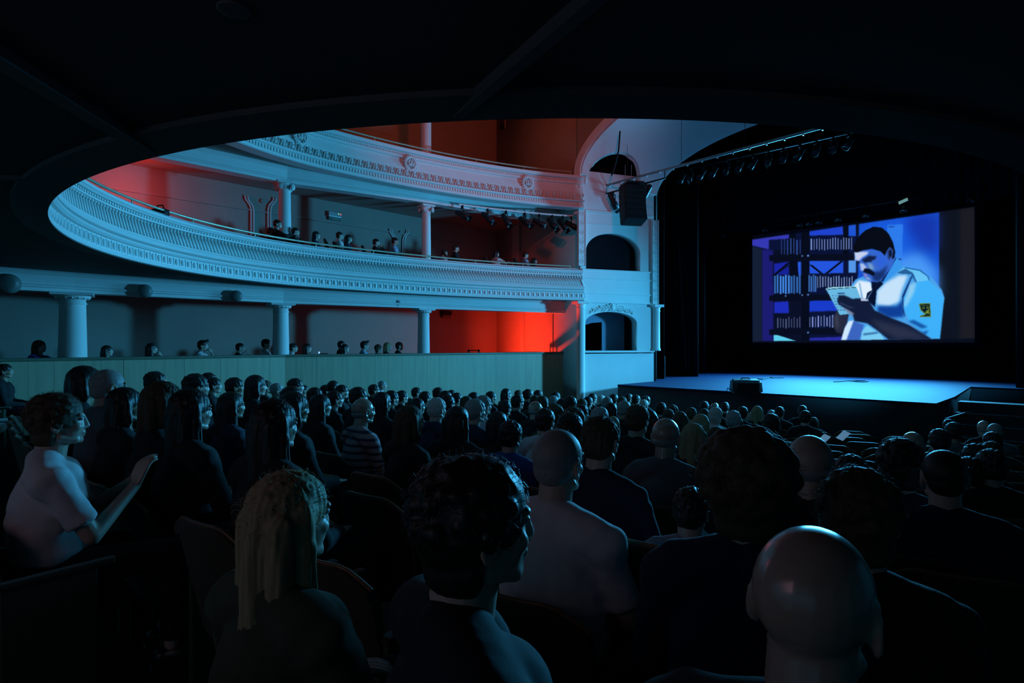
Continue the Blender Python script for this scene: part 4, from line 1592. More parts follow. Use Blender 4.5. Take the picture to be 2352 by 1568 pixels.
# ================================================================== PEOPLE
SKIN = [mat('skin_light', (.50, .33, .26), .42, noise_amt=.06, scale=20, spec=.5),
        mat('skin_tan', (.36, .22, .15), .42, noise_amt=.06, scale=20, spec=.5)]
SKINB = mat('skin_shiny_scalp', (.42, .27, .21), .27, noise_amt=.05, scale=20, spec=.8, coat=.15)
HAIRM = {
    'dark': mat('dark_hair', (.014, .010, .007), .5, noise_amt=.3, scale=40, stretch=(6, 6, .6)),
    'brown': mat('brown_hair', (.075, .045, .022), .68, noise_amt=.35, scale=40, stretch=(6, 6, .6)),
    'blond': mat('blond_hair', (.34, .25, .13), .68, noise_amt=.35, scale=40, stretch=(6, 6, .6)),
    'grey': mat('grey_hair', (.30, .29, .28), .55, noise_amt=.3, scale=40, stretch=(6, 6, .6)),
    'pale': mat('pale_white_hair', (.55, .50, .46), .55, noise_amt=.2, scale=40, stretch=(6, 6, .6)),
}
TOPM = {
    'black': mat('black_shirt_cloth', (.010, .010, .012), .9, bump=.3, bscale=9),
    'navy': mat('navy_shirt_cloth', (.012, .018, .045), .9, bump=.3, bscale=9),
    'white': mat('white_shirt_cloth', (.62, .56, .58), .85, bump=.35, bscale=9),
    'grey': mat('grey_jacket_cloth', (.12, .12, .13), .9, bump=.3, bscale=9),
    'pink': mat('pink_shirt_cloth', (.50, .25, .28), .85, bump=.3, bscale=9),
    'pale blue': mat('pale_blue_shirt_cloth', (.26, .36, .50), .85, bump=.3, bscale=9),
    'blue': mat('blue_shirt_cloth', (.03, .06, .25), .85, bump=.3, bscale=9),
    'olive': mat('olive_shirt_cloth', (.05, .055, .03), .9, bump=.3, bscale=9),
}


def stripe_mat():
    m = bpy.data.materials.new('striped_shirt_cloth')
    m.use_nodes = True
    nt = m.node_tree
    b = nt.nodes['Principled BSDF']
    b.inputs['Roughness'].default_value = .85
    tc = nt.nodes.new('ShaderNodeTexCoord')
    w = nt.nodes.new('ShaderNodeTexWave')
    w.bands_direction = 'Z'
    w.inputs['Scale'].default_value = 5.5
    w.inputs['Distortion'].default_value = .4
    cr = nt.nodes.new('ShaderNodeValToRGB')
    cr.color_ramp.elements[0].position = .62
    cr.color_ramp.elements[0].color = (.46, .24, .25, 1)
    cr.color_ramp.elements[1].position = .72
    cr.color_ramp.elements[1].color = (.03, .03, .06, 1)
    nt.links.new(tc.outputs['Object'], w.inputs['Vector'])
    nt.links.new(w.outputs['Fac'], cr.inputs['Fac'])
    nt.links.new(cr.outputs['Color'], b.inputs['Base Color'])
    return m


TOPM['striped'] = stripe_mat()
TROU = mat('dark_trousers_cloth', (.012, .012, .016), .9)
EYEM = mat('eye_white', (.5, .5, .5), .2)
SHOEM = mat('black_shoe', (.012, .012, .012), .4)
HC = Vector((0, .02, 1.155))       # head centre of a seated figure whose crown is at 1.27


def arm_pts(pose, s):
    sh = Vector((s * .185, -.02, .925))
    if pose == 'lap':
        return sh, Vector((s * .25, .06, .665)), Vector((s * .12, .29, .63)), Vector((-s * .6, .75, -.1))
    if pose == 'rail':
        return sh + Vector((0, .06, 0)), Vector((s * .26, .26, .80)), Vector((s * .10, .44, .90)), Vector((-s * .8, .5, 0))
    if pose == 'chin':
        if s > 0:
            return sh + Vector((0, .04, 0)), Vector((s * .20, .28, .78)), Vector((.04, .20, .985)), Vector((-.3, -.35, .85))
        return sh, Vector((s * .24, .12, .68)), Vector((s * .02, .33, .70)), Vector((.8, .3, 0))
    if pose == 'hold':
        return sh + Vector((0, .02, 0)), Vector((s * .22, .13, .68)), Vector((s * .06, .30, .84)), Vector((-s * .2, .35, .9))


def hand(mb, w, d, s, curl=.6, r=.0085):
    """palm, four unequal curled fingers and a thumb leaving the side of the palm"""
    d = d.normalized()
    up = Vector((0, 0, 1))
    side = d.cross(up)
    if side.length < .2:
        side = Vector((1, 0, 0))
    side.normalize()
    nrm_ = side.cross(d).normalized()
    c = w + d * .045
    for k in range(4):
        o = side * ((k - 1.5) * .020)
        mb.cap(w + d * .01 + o * .5, w + d * .085 + o, .014, .0105, 8)
        L = [.062, .072, .068, .052][k]
        a = w + d * .088 + o
        b = a + (d * math.cos(.5 * curl) - nrm_ * math.sin(.5 * curl)) * L * .45
        c2 = b + (d * math.cos(1.2 * curl) - nrm_ * math.sin(1.2 * curl)) * L * .35
        e = c2 + (d * math.cos(1.8 * curl) - nrm_ * math.sin(1.8 * curl)) * L * .28
        mb.cap(a, b, .0098, .009, 8)
        mb.cap(b, c2, .009, .0082, 8)
        mb.cap(c2, e, .0082, .0072, 8)
    t0 = w + d * .025 + side * (-.026 * s)
    t1 = t0 + d * .032 + side * (-.026 * s) - nrm_ * .008
    t2 = t1 + d * .032 + side * (-.006 * s) - nrm_ * .008
    mb.cap(t0, t1, .012, .0105, 8)
    mb.cap(t1, t2, .0105, .0085, 8)


def body_mb(pose, wide=1.0):
    mb = MB()
    c = HC
    # skull, face, jaw
    mb.ell(c + Vector((0, -.012, .020)), (.079, .096, .089), 20, 14)
    mb.ell(c + Vector((0, .028, -.028)), (.060, .062, .078), 18, 12)
    mb.ell(c + Vector((0, .045, -.075)), (.040, .040, .034), 14, 10)
    mb.ell(c + Vector((0, .072, -.092)), (.020, .018, .017), 10, 8)
    for s in (-1, 1):
        mb.ell(c + Vector((s * .036, .055, -.030)), (.022, .028, .022), 10, 8)
        mb.ell(c + Vector((s * .030, .072, .022)), (.026, .016, .010), 10, 8)
        mb.cap(c + Vector((s * .050, .0, -.07)), c + Vector((s * .025, .06, -.09)), .018, .016, 8)
        # ear
        M = Matrix.Translation(c + Vector((s * .079, -.008, -.012))) @ Matrix.Rotation(s * .35, 4, 'Z') @ Matrix.Rotation(-.15, 4, 'X')
        mb.torus((0, 0, 0), .024, .0065, 16, 6, M @ Matrix.Rotation(math.pi / 2, 4, 'Y'), 1.25, .75)
        mb.ell((-s * .006, 0, 0), (.008, .016, .026), 8, 6, M)
        mb.ell((0, .004, -.030), (.006, .010, .010), 8, 6, M)
        # nostril wings
        mb.ell(c + Vector((s * .011, .090, -.038)), (.009, .010, .008), 8, 6)
    # nose, lips
    mb.cap(c + Vector((0, .085, .018)), c + Vector((0, .1015, -.030)), .009, .0115, 8)
    mb.ell(c + Vector((0, .087, -.058)), (.022, .012, .0062), 10, 6)
    mb.ell(c + Vector((0, .084, -.070)), (.019, .012, .007), 10, 6)
    # neck, shoulders, torso
    mb.cap(Vector((0, -.018, .96)), c + Vector((0, -.015, -.05)), .061, .058, 16)
    w = wide
    for s in (-1, 1):
        mb.cap(Vector((0, -.03, .985)), Vector((s * .15 * w, -.03, .935)), .052, .056, 12)
        mb.ell(Vector((s * .175 * w, -.02, .915)), (.062, .060, .062), 12, 10)
        mb.ell(Vector((s * .075 * w, .02, .84)), (.10 * w, .085, .13), 14, 10)
        mb.ell(Vector((s * .05, -.02, .50)), (.12, .13, .11), 14, 10)
        sh, el, wr, d = arm_pts(pose, s)
        mb.cap(sh, el, .046, .038, 12)
        mb.cap(el, wr, .038, .024, 12)
        hand(mb, wr, d, s)
        kn = Vector((s * .12, .46, .52))
        an = Vector((s * .12, .44, .09))
        mb.cap(Vector((s * .09, 0, .52)), kn, .078, .054, 12)
        mb.cap(kn, an, .052, .034, 12)
        mb.cap(an + Vector((0, -.03, -.05)), an + Vector((0, .15, -.06)), .03, .027, 10)
    mb.ell((0, -.02, .72), (.155 * w, .115, .22), 18, 12)
    mb.ell((0, -.005, .60), (.155 * w, .125, .14), 16, 10)
    return mb


def top_mb(pose, wide=1.0, sleeve='short'):
    mb = MB()
    w = wide
    for s in (-1, 1):
        mb.cap(Vector((s * .02, -.03, .985)), Vector((s * .15 * w, -.03, .937)), .066, .072, 12)
        mb.ell(Vector((s * .178 * w, -.02, .915)), (.074, .072, .073), 12, 10)
        mb.ell(Vector((s * .075 * w, .02, .84)), (.118 * w, .108, .155), 14, 10)
        sh, el, wr, d = arm_pts(pose, s)
        if sleeve == 'short':
            mid = sh.lerp(el, .62)
            mb.cap(sh, mid, .064, .060, 12)
            mb.tube(sh.lerp(el, .5), sh.lerp(el, .78), .061, .062, 14)
        else:
            mb.cap(sh, el, .062, .054, 12)
            mb.cap(el, el.lerp(wr, .85), .053, .036, 12)
    mb.ell((0, -.025, .72), (.18 * w, .14, .26), 18, 12)
    mb.ell((0, -.01, .60), (.175 * w, .142, .15), 16, 10)
    mb.torus((0, -.02, .995), .055, .013, 20, 8)
    return mb


def trousers_mb():
    mb = MB()
    for s in (-1, 1):
        mb.ell(Vector((s * .06, -.02, .50)), (.13, .145, .12), 14, 10)
        kn = Vector((s * .12, .46, .52))
        an = Vector((s * .12, .44, .12))
        mb.cap(Vector((s * .09, 0, .52)), kn, .090, .068, 12)
        mb.tube(kn, an, .066, .058, 12)
        mb.ell(kn, .068, 12, 8)
    return mb


def nz(f, a, st=(1, 1, .15)):
    def g(co):
        return a * noise.noise(Vector((co.x * f * st[0], co.y * f * st[1], co.z * f * st[2])))
    return g


def hair_mb(style, rnd):
    mb = MB()
    c = HC
    lift = {'short': 0, 'crop': -.006, 'bald': -.03, 'bob': .004, 'long': .004, 'bun': 0, 'curly': .008, 'fuzzy': .012, 'quiff': .004, 'pony': 0}[style]
    if style == 'bald':                       # a low fringe round the back of the head
        mb.ell(c + Vector((0, -.030, -.022)), (.0745, .0765, .042), 26, 16)
        return mb
    if style == 'crop':
        mb.ell(c + Vector((0, -.014, .026)), (.082, .098, .088), 20, 14)
        mb.ell(c + Vector((0, -.045, -.018)), (.068, .060, .062), 16, 10)
        return mb
    k = 1.0 + lift * 3
    mb.ell(c + Vector((0, -.014, .032)), (.083 * k, .100 * k, .083 + lift), 22, 14)
    mb.ell(c + Vector((0, -.042, -.008)), (.079 * k, .070 * k, .080), 20, 12)
    for s in (-1, 1):
        mb.ell(c + Vector((s * .070, -.005, .020)), (.016, .040, .040), 10, 8)
    if style == 'quiff':
        for i in range(7):
            x = -.05 + .1 * i / 6
            mb.cap(c + Vector((x, .045, .088)), c + Vector((x * .8, .092, .118 - abs(x) * .3)), .026, .020, 8)
    if style in ('bob', 'long'):
        L = .13 if style == 'bob' else .30
        for s in (-1, 1):
            mb.cap(c + Vector((s * .070, -.02, .03)), c + Vector((s * .085, -.015, -.02 - L * .55)), .030, .026, 10)
            mb.cap(c + Vector((s * .055, -.065, .0)), c + Vector((s * .065, -.075, -L)), .040, .030, 10)
            mb.cap(c + Vector((s * .085, -.02, -.05)), c + Vector((s * .075, -.02, -L * .9)), .026, .022, 10)
        mb.cap(c + Vector((0, -.075, .0)), c + Vector((0, -.095, -L * 1.05)), .048, .036, 12)
    if style == 'bun':
        mb.ell(c + Vector((0, -.105, .045)), (.036, .036, .036), 12, 8)
    if style == 'pony':
        mb.path([c + Vector((0, -.1, .03)), c + Vector((0, -.14, .0)), c + Vector((0, -.13, -.10)), c + Vector((0, -.11, -.18))], .024, 10)
    if style in ('curly', 'fuzzy'):
        for i in range(9):
            a = math.radians(195 + 150 * i / 8)
            mb.ell(c + Vector((.052 * math.cos(a), -.02 + .052 * math.sin(a), -.065)), (.028, .028, .045 if style == 'curly' else .06), 8, 6)
        n = 150 if style == 'curly' else 230
        R = .016 if style == 'curly' else .021
        E = .0 if style == 'curly' else .016
        for i in range(n):
            z = 1 - (1.55 if style == 'curly' else 1.85) * rnd.random()
            a = rnd.uniform(0, 2 * math.pi)
            q = math.sqrt(max(0, 1 - z * z))
            p = Vector(((.083 + E) * q * math.cos(a), -.02 + (.096 + E) * q * math.sin(a), .026 + (.086 + E) * z))
            if p.y > .055 and p.z < .05:
                continue
            mb.ell(c + p, rnd.uniform(.7, 1.2) * R, 8, 6)
    return mb


def strands(me_list, rnd, n, L, curl=0.0):
    """loose fine hairs standing off the head, part of the hair mesh"""
    mb = MB()
    c = HC
    for i in range(n):
        z = rnd.uniform(-.6, 1)
        a = rnd.uniform(0, 2 * math.pi)
        q = math.sqrt(max(0, 1 - z * z))
        d = Vector((q * math.cos(a), q * math.sin(a), z))
        p = Vector((.086 * d.x, -.02 + .1 * d.y, .028 + .088 * d.z))
        if p.y > .05 and p.z < .05:
            continue
        p = c + p
        l = L * rnd.uniform(.4, 1)
        side = d.cross(Vector((rnd.uniform(-1, 1), rnd.uniform(-1, 1), rnd.uniform(-1, 1)))).normalized()
        q1 = p + d * l * .6 + side * l * .3
        q2 = q1 + (d * .2 + side * (.3 + curl) - Vector((0, 0, .4))).normalized() * l * .6
        w = .0006
        t = side.cross(d).normalized() * w
        n0 = len(mb.v)
        for P_ in (p, q1, q2):
            mb.v += [tuple(P_ + t), tuple(P_ - t)]
        mb.f += [(n0, n0 + 1, n0 + 3, n0 + 2), (n0 + 2, n0 + 3, n0 + 5, n0 + 4)]
    return mb


CACHE = {}


def cached(key, fn):
    if key not in CACHE:
        CACHE[key] = fn()
    return CACHE[key]


def joinmesh(a, mb):
    bm = bmesh.new()
    bm.from_mesh(a)
    b = mb.mesh('t')
    bm.from_mesh(b)
    bm.to_mesh(a)
    bm.free()
    bpy.data.meshes.remove(b)
    return a


def hair_mesh(style, hq):
    rnd = random.Random(hash((style, hq)) % 1000 if False else len(style) * 7 + hq)
    d = None
    if style in ('long', 'bob', 'pony', 'bun'):
        d = nz(95, .0055, (1, 1, .10))
    elif style in ('short', 'quiff'):
        d = nz(60, .008, (1, 1, .5))
    me = remesh(hair_mb(style, rnd), .0055 if hq else .009, 2 if style in ('curly', 'fuzzy') else 4, d)
    if hq:
        n, L, cu = {'curly': (1100, .030, .8), 'fuzzy': (2600, .050, .6), 'long': (350, .03, 0), 'bald': (60, .012, .3), 'short': (350, .014, 0)}.get(style, (200, .012, 0))
        joinmesh(me, strands(None, rnd, n, L, cu))
    return me


def withmat(me, m, key):
    k = ('m', key, m.name)
    if k not in CACHE:
        c = me.copy()
        c.materials.clear()
        c.materials.append(m)
        CACHE[k] = c
    return CACHE[k]


def person(loc, rz, sc, style='short', hair='dark', top='black', pose='lap', hq=False, skin=0, wide=1.0, sleeve=None, shiny=False):
    if sleeve is None:
        sleeve = 'long' if top in ('grey', 'black', 'navy') else 'short'
    g = empty('person', loc, rz)
    g.scale = (sc, sc, sc)
    vx = .0055 if hq else .0085
    bm_ = cached(('b', pose, wide, hq), lambda: remesh(body_mb(pose, wide), vx, 3))
    sm = SKINB if shiny else SKIN[skin]
    link('body', withmat(bm_, sm, ('b', pose, wide, hq)), None, g)
    tm = cached(('t', pose, wide, sleeve, hq), lambda: remesh(top_mb(pose, wide, sleeve), .010, 5, nz(14, .007, (1, 1, 1.6))))
    link('jacket' if top == 'grey' else 'shirt', withmat(tm, TOPM[top], ('t', pose, wide, sleeve, hq)), None, g)
    tr = cached('tr', lambda: remesh(trousers_mb(), .013, 4))
    link('trousers', withmat(tr, TROU, 'tr'), None, g)
    if style != 'none':
        hm = cached(('h', style, hq), lambda: hair_mesh(style, hq))
        link('hair', withmat(hm, HAIRM[hair], ('h', style, hq)), None, g)

    def shoes():
        mb = MB()
        for s in (-1, 1):
            mb.cap((s * .12, .40, .045), (s * .12, .57, .035), .042, .038, 12)
            mb.box((s * .12, .485, .008), (.08, .27, .016), bev=.006)
        return mb.mesh('shoes', True)
    sh = cached('shoes', shoes)
    link('shoes', withmat(sh, SHOEM, 'shoes'), None, g)

    def eyes():
        mb = MB()
        for s in (-1, 1):
            mb.ell(HC + Vector((s * .030, .077, .004)), (.0125, .0115, .0095), 12, 8)
        return mb.mesh('eyes', True)
    ey = cached('eyes', eyes)
    link('eyes', withmat(ey, EYEM, 'eyes'), None, g)
    return g


# ------------------------------------------------------------------ theatre seat
def make_seat():
    g = empty('theatre_seat', (0, 0, 0))
    # backrest: curved padded panel
    vs, fs = [], []
    nx_, nz_ = 12, 12
    for side in (0, 1):
        for i in range(nx_ + 1):
            u = -1 + 2 * i / nx_
            for j in range(nz_ + 1):
                v = j / nz_
                x = .262 * u * (1 - .05 * (1 - v))
                y = -.235 - .13 * v + .045 * u * u
                z = .30 + .56 * v - (.05 * max(0, abs(u) - .55) ** 1.4 * 4 if v > .9 else 0) * 1.0
                th = (.045 if side else -.012) * (1 - .35 * max(abs(u) ** 4, (2 * v - 1) ** 6 if v > .5 else 0))
                vs.append((x, y + th, z))
    n = (nx_ + 1) * (nz_ + 1)
    for s_ in (0, 1):
        for i in range(nx_):
            for j in range(nz_):
                a = s_ * n + i * (nz_ + 1) + j
                q = (a, a + 1, a + nz_ + 2, a + nz_ + 1)
                fs.append(q if s_ == 0 else q[::-1])
    rim = [i * (nz_ + 1) for i in range(nx_ + 1)] + [nx_ * (nz_ + 1) + j for j in range(1, nz_ + 1)] + [i * (nz_ + 1) + nz_ for i in range(nx_ - 1, -1, -1)] + [j for j in range(nz_ - 1, 0, -1)]
    for k in range(len(rim)):
        a = rim[k]; b = rim[(k + 1) % len(rim)]
        fs.append((a, b, b + n, a + n))
    me = MB().add(vs, fs).mesh('backrest')
    fixnormals(me)
    auto_smooth(me, 50)
    link('backrest', me, VELVET, g)
    top = []
    for i in range(nx_ + 1):
        a = i * (nz_ + 1) + nz_
        top.append(((Vector(vs[a]) + Vector(vs[a + n])) / 2) + Vector((0, 0, .004)))
    MB().path(top, .0075, 6).build('edge_trim', SWOOD, g, True)
    MB().box((0, .02, .40), (.48, .46, .11), bev=.04).build('seat', VELVET, g, True)
    for s in (-1, 1):
        r_ = MB().box((s * .272, -.05, .60), (.05, .42, .03), bev=.012).build('armrest', VELVET, g)
        MB().box((s * .272, -.08, .30), (.03, .34, .58), bev=.01).build('side_panel', SMET, r_)
    MB().box((0, -.05, .17), (.06, .12, .34)).box((0, -.05, .01), (.3, .3, .02)).build('pedestal', BLACK, g)
    return g


seat0 = make_seat()
SEATS_USED = [False]


def put_seat(x, y, z, rz, label, group):
    if not SEATS_USED[0]:
        SEATS_USED[0] = True
        s = seat0
        s.location = (x, y, z)
        s.rotation_euler = (0, 0, rz)
    else:
        s = dup(seat0, (x, y, z), rz)
    tag(s, label, 'seat', group)
    return s


def face(x, y, tx, ty):
    return math.atan2(-(tx - x), ty - y)


CODE = {'S': ('short', 'dark'), 'G': ('short', 'grey'), 'W': ('short', 'pale'), 'E': ('bald', 'grey'), 'R': ('crop', 'dark'), 'Q': ('quiff', 'dark'),
        'L': ('long', 'dark'), 'Y': ('long', 'blond'), 'O': ('bob', 'brown'), 'D': ('bob', 'dark'), 'N': ('long', 'brown'), 'P': ('bun', 'dark'),
        'C': ('curly', 'brown'), 'K': ('curly', 'dark'), 'F': ('fuzzy', 'dark'), 'H': ('crop', 'grey'), 'B': ('short', 'brown')}
HW = {'S': 'short dark hair', 'G': 'short grey hair', 'W': 'short white hair', 'E': 'bald head', 'R': 'cropped dark hair', 'Q': 'swept-up dark hair',
      'L': 'long dark hair', 'Y': 'long blond hair', 'O': 'brown bob', 'D': 'dark bob', 'N': 'long brown hair', 'P': 'dark hair in a bun',
      'C': 'curly brown hair', 'K': 'curly dark hair', 'F': 'big fuzzy hair', 'H': 'cropped grey hair', 'B': 'short brown hair'}
TC = {'k': 'black', 'n': 'navy', 'w': 'white', 'g': 'grey', 'p': 'pink', 's': 'striped', 'b': 'pale blue', 'u': 'blue', 'o': 'olive'}

# the stalls, read off the photo: x, top y, head width, hair, top
CROWD = """8 835 24 S k;57 828 44 B k;93 825 33 S k;189 840 56 D k;242 847 46 H g;31 872 66 S k;281 890 62 D k;353 852 38 S k;386 851 26 S k;411 860 22 S k;
367 876 84 O k;445 857 35 S k;477 855 26 S k;488 866 44 S k;431 893 74 L k;536 866 38 S k;584 861 44 D k;527 900 70 L n;609 873 22 B k;634 879 30 G k;
676 868 24 S k;666 887 45 D k;697 884 30 S k;669 900 55 D k;624 918 72 L k;747 883 28 S k;764 873 20 R k;783 883 18 S k;721 889 30 S k;732 905 74 L k;
766 896 40 S k;797 894 28 D k;820 888 40 S k;857 882 20 S k;877 874 24 G w;875 900 42 L k;897 896 26 S k;922 896 30 S k;955 889 20 S k;
975 898 28 S k;1001 912 40 W n;1005 889 18 S k;1021 897 28 D k;1036 895 16 S k;1048 901 22 S k;1026 906 34 S k;957 914 36 L k;1070 909 30 B k;1089 915 34 G n;
1087 900 22 S k;1108 907 28 G w;1126 898 26 S k;1048 933 55 L k;1074 927 30 Y k;1161 892 28 D k;1190 895 18 B k;1187 906 24 S k;1212 893 18 P k;1235 895 17 S k;
1228 907 26 B o;1244 909 28 O k;1228 920 34 E k;1271 908 24 G k;1275 899 18 S k;1158 918 38 S k;1181 919 26 Y k;1250 937 50 S w;1142 945 40 D k;1171 965 55 S u;
1274 929 30 C o;1290 915 18 S k;1309 909 20 S k;1336 915 24 B g;1333 928 32 S k;1360 903 20 S k;1350 910 16 S k;1381 907 20 W k;1394 911 22 G k;1409 904 17 S k;
1428 910 24 B k;1432 919 34 H k;1403 925 26 D k;1376 933 34 G k;1316 936 36 C k;1307 949 46 L k;1376 955 54 B n;1406 956 30 Y k;1422 958 26 N k;
1443 903 16 S k;1460 906 22 S k;1483 909 18 K k;1478 917 22 W k;1462 928 34 B k;1488 940 50 L k;1517 923 28 S k;1545 930 26 C k;1535 939 26 B k;1562 945 36 O k;
1587 935 22 B k;1609 951 32 Y k;1592 972 42 Y k;1617 921 24 S k;1617 938 26 N k;1641 924 22 E k;1643 934 20 W w;1665 923 20 S k;1684 942 30 G k;1693 957 36 N k;
1646 979 32 B k;1705 933 24 S k;1720 937 12 B k;1739 932 26 Y k;1723 947 24 E k;1772 941 18 G k;1790 933 22 S k;1771 949 38 S g;1843 930 22 R k;1849 942 26 S k;
1869 958 18 O k;2097 990 50 E g;2159 984 52 S k;2191 969 36 S g;2180 962 24 S k;2261 965 24 E k;2286 972 40 H g;2281 991 44 S o;2279 1013 42 B o;2240 1018 44 S k;
2279 1031 60 S k;2228 1049 60 S k;1955 1043 60 S k;1528 958 46 E g"""
ROWS = [20.0 - .9 * j for j in range(0, 14)]
used = {}
people = []
for e in CROWD.replace('\n', '').split(';'):
    px, py, w, hs, tp = e.split()
    px = float(px); py = float(py); w = float(w)
    r_ = ray(px, py)
    t = (px - 1176) / FP
    hw = .205 if hs in 'LYNODFC' else .175
    zw = hw * FP * math.sqrt(1 + t * t) / w
    best = None
    for j, R in enumerate(ROWS):
        # intersections of the ground ray with the row arc
        A_ = r_.x ** 2 + r_.y ** 2
        Bq = -2 * (r_.x * ARC.x + r_.y * ARC.y)
        Cq = ARC.length_squared - R * R
        D_ = Bq * Bq - 4 * A_ * Cq
        if D_ < 0:
            continue
        for sg in (-1, 1):
            z = (-Bq + sg * math.sqrt(D_)) / (2 * A_)
            if z < 1.7 or z > 19:
                continue
            p = Vector((0, 0, EYE)) + r_ * z
            if p.x < -12.3 or p.y > 12.6:
                continue
            f = floor_z(p.x, p.y)
            hh = (p.z - f) / 1.27
            if z > 1.45 * zw + .3 or z < .62 * zw:
                continue
            cost = ((hh - 1) / .05) ** 2 + (math.log(z / zw) / .22) ** 2
            for q in used.get(j, []):
                d = (q - p.xy).length
                if d < .50:
                    cost += 26 * (.50 - d) / .25
            if best is None or cost < best[0]:
                best = (cost, j, p, z, hh)
    if best is None:
        continue
    _, j, p, z, hh = best
    used.setdefault(j, []).append(p.xy.copy())
    people.append([px, py, w, hs, tp, j, p, z, hh])

def ordn(n):
    b = ['zeroth', 'first', 'second', 'third', 'fourth', 'fifth', 'sixth', 'seventh', 'eighth', 'ninth', 'tenth', 'eleventh', 'twelfth', 'thirteenth', 'fourteenth', 'fifteenth', 'sixteenth', 'seventeenth', 'eighteenth', 'nineteenth']
    if n < 20:
        return b[n]
    t = ['twenty', 'thirty', 'forty', 'fifty'][n // 10 - 2]
    return (t[:-1] + 'ieth') if n % 10 == 0 else t + '-' + b[n % 10]


ORDN_ = ['first', 'second', 'third', 'fourth', 'fifth', 'sixth', 'seventh', 'eighth', 'ninth', 'tenth', 'eleventh', 'twelfth', 'thirteenth', 'fourteenth', 'fifteenth', 'sixteenth', 'seventeenth', 'eighteenth', 'nineteenth', 'twentieth', 'twenty-first', 'twenty-second', 'twenty-third', 'twenty-fourth']
seat_spots = []
rnd = random.Random(5)
rows = sorted(set(p[5] for p in people))
for j in rows:
    rp = sorted([p for p in people if p[5] == j], key=lambda a: a[0])
    for i, (px, py, w, hs, tp, _, p, z, hh) in enumerate(rp):
        st_, hc = CODE[hs]
        sc = min(1.14, max(.86, hh))
        f = p.z - 1.27 * sc
        rz = face(p.x, p.y, -6.0, 21.0) + math.radians(rnd.uniform(-9, 9))
        hq = z < 4.5
        g = person((p.x, p.y, f), rz, sc, st_, hc, TC[tp], 'lap', hq, skin=rnd.choice((0, 0, 1)), shiny=(hs == 'E'))
        tops = {'k': 'dark top'}.get(tp, TC[tp] + (' jacket' if tp == 'g' else ' top'))
        tag(g, 'person with %s, %s, %s from left in %s row ahead' % (HW[hs], tops, ordn(i + 1), ordn(j + 1)), 'person', 'audience in the stalls')
        seat_spots.append((j, p.x, p.y, f))

# ------------------------------------------------------------------ the people nearest the camera, one by one


def near(px, py, z, style, hair, top, pose='lap', rzoff=0, label='', sc=None, turn=None, **kw):
    p = at_depth(px, py, z)
    f = floor_z(p.x, p.y)
    s = (p.z - f) / 1.27 if sc is None else sc
    f2 = p.z - 1.27 * s
    rz = face(p.x, p.y, -6.0, 22.0) + math.radians(rzoff)
    g = person((p.x, p.y, f2), rz, s, style, hair, top, pose, True, **kw)
    tag(g, label, 'person')
    seat_spots.append((-1, p.x, p.y, f2))
    return g


near(1862, 1205, .86, 'none', 'grey', 'black', label='bald person seen from behind at the lower right, bright highlight on the scalp', shiny=True, rzoff=-12, wide=1.1)
near(1072, 1052, 1.10, 'curly', 'dark', 'black', label='person with thick wavy dark hair and dark jacket, centre foreground, face turned right', rzoff=-34, wide=1.1)
near(652, 1084, 1.42, 'long', 'blond', 'olive', label='person with long straight blond hair in the left foreground', rzoff=-2)
near(122, 905, 2.75, 'curly', 'brown', 'white', 'hold', label='person in a white top at the far left, face in profile, hands raised', rzoff=-14, sleeve='short')
near(1277, 985, 2.12, 'crop', 'grey', 'white', label='person with cropped hair and white T-shirt seen from behind, centre right', rzoff=-6, wide=1.15)
near(1716, 1003, 1.52, 'fuzzy', 'brown', 'navy', label='person with big dark tousled hair and dark top, right of centre foreground', rzoff=0)
near(1860, 996, 2.35, 'bald', 'grey', 'black', label='bald person with a thin grey fringe, behind the tousled hair', rzoff=0, skin=0)
near(1972, 1080, 1.50, 'curly', 'brown', 'black', label='person with a round head of curly hair rimmed in light, right foreground', rzoff=8)
near(2068, 1010, 2.75, 'curly', 'dark', 'navy', label='person with short curly hair and dark shirt near the right edge', rzoff=6)
near(2170, 1033, 2.5, 'crop', 'dark', 'navy', label='broad person with a shaved head and highlight, near the right edge', rzoff=6, wide=1.15)
near(830, 913, 5.1, 'bald', 'grey', 'striped', label='bald person with a striped shirit in profile, left of centre'.replace('shirit', 'shirt'), rzoff=-6, shiny=True)
near(937, 931, 4.2, 'bob', 'brown', 'black', label='person with a brown bob and dark top right of the striped shirt', rzoff=-8)
near(1585, 1118, 2.25, 'short', 'dark', 'pink', label='person in a pale pink top mostly hidden behind the tousled hair', sc=.78)

# programme cards near the aisle, brightness put in as a faint glow
for k, (px, py) in enumerate(((1892, 1008), (1937, 1000))):
    q = at_depth(px, py, 6.6)
    o = MB().box((0, 0, 0), (.085, .13, .008), bev=.003).build('programme_card', mat('white_card_glow', (.8, .85, .9), .5, emit=(.25, .55, .9), estr=.25))
    o.location = q
    o.rotation_euler = (math.radians(40), math.radians(15), math.radians(-20))
    tag(o, ('left' if k == 0 else 'right') + ' of two small bright cards held up by the dark aisle', 'card', 'cards by the aisle')

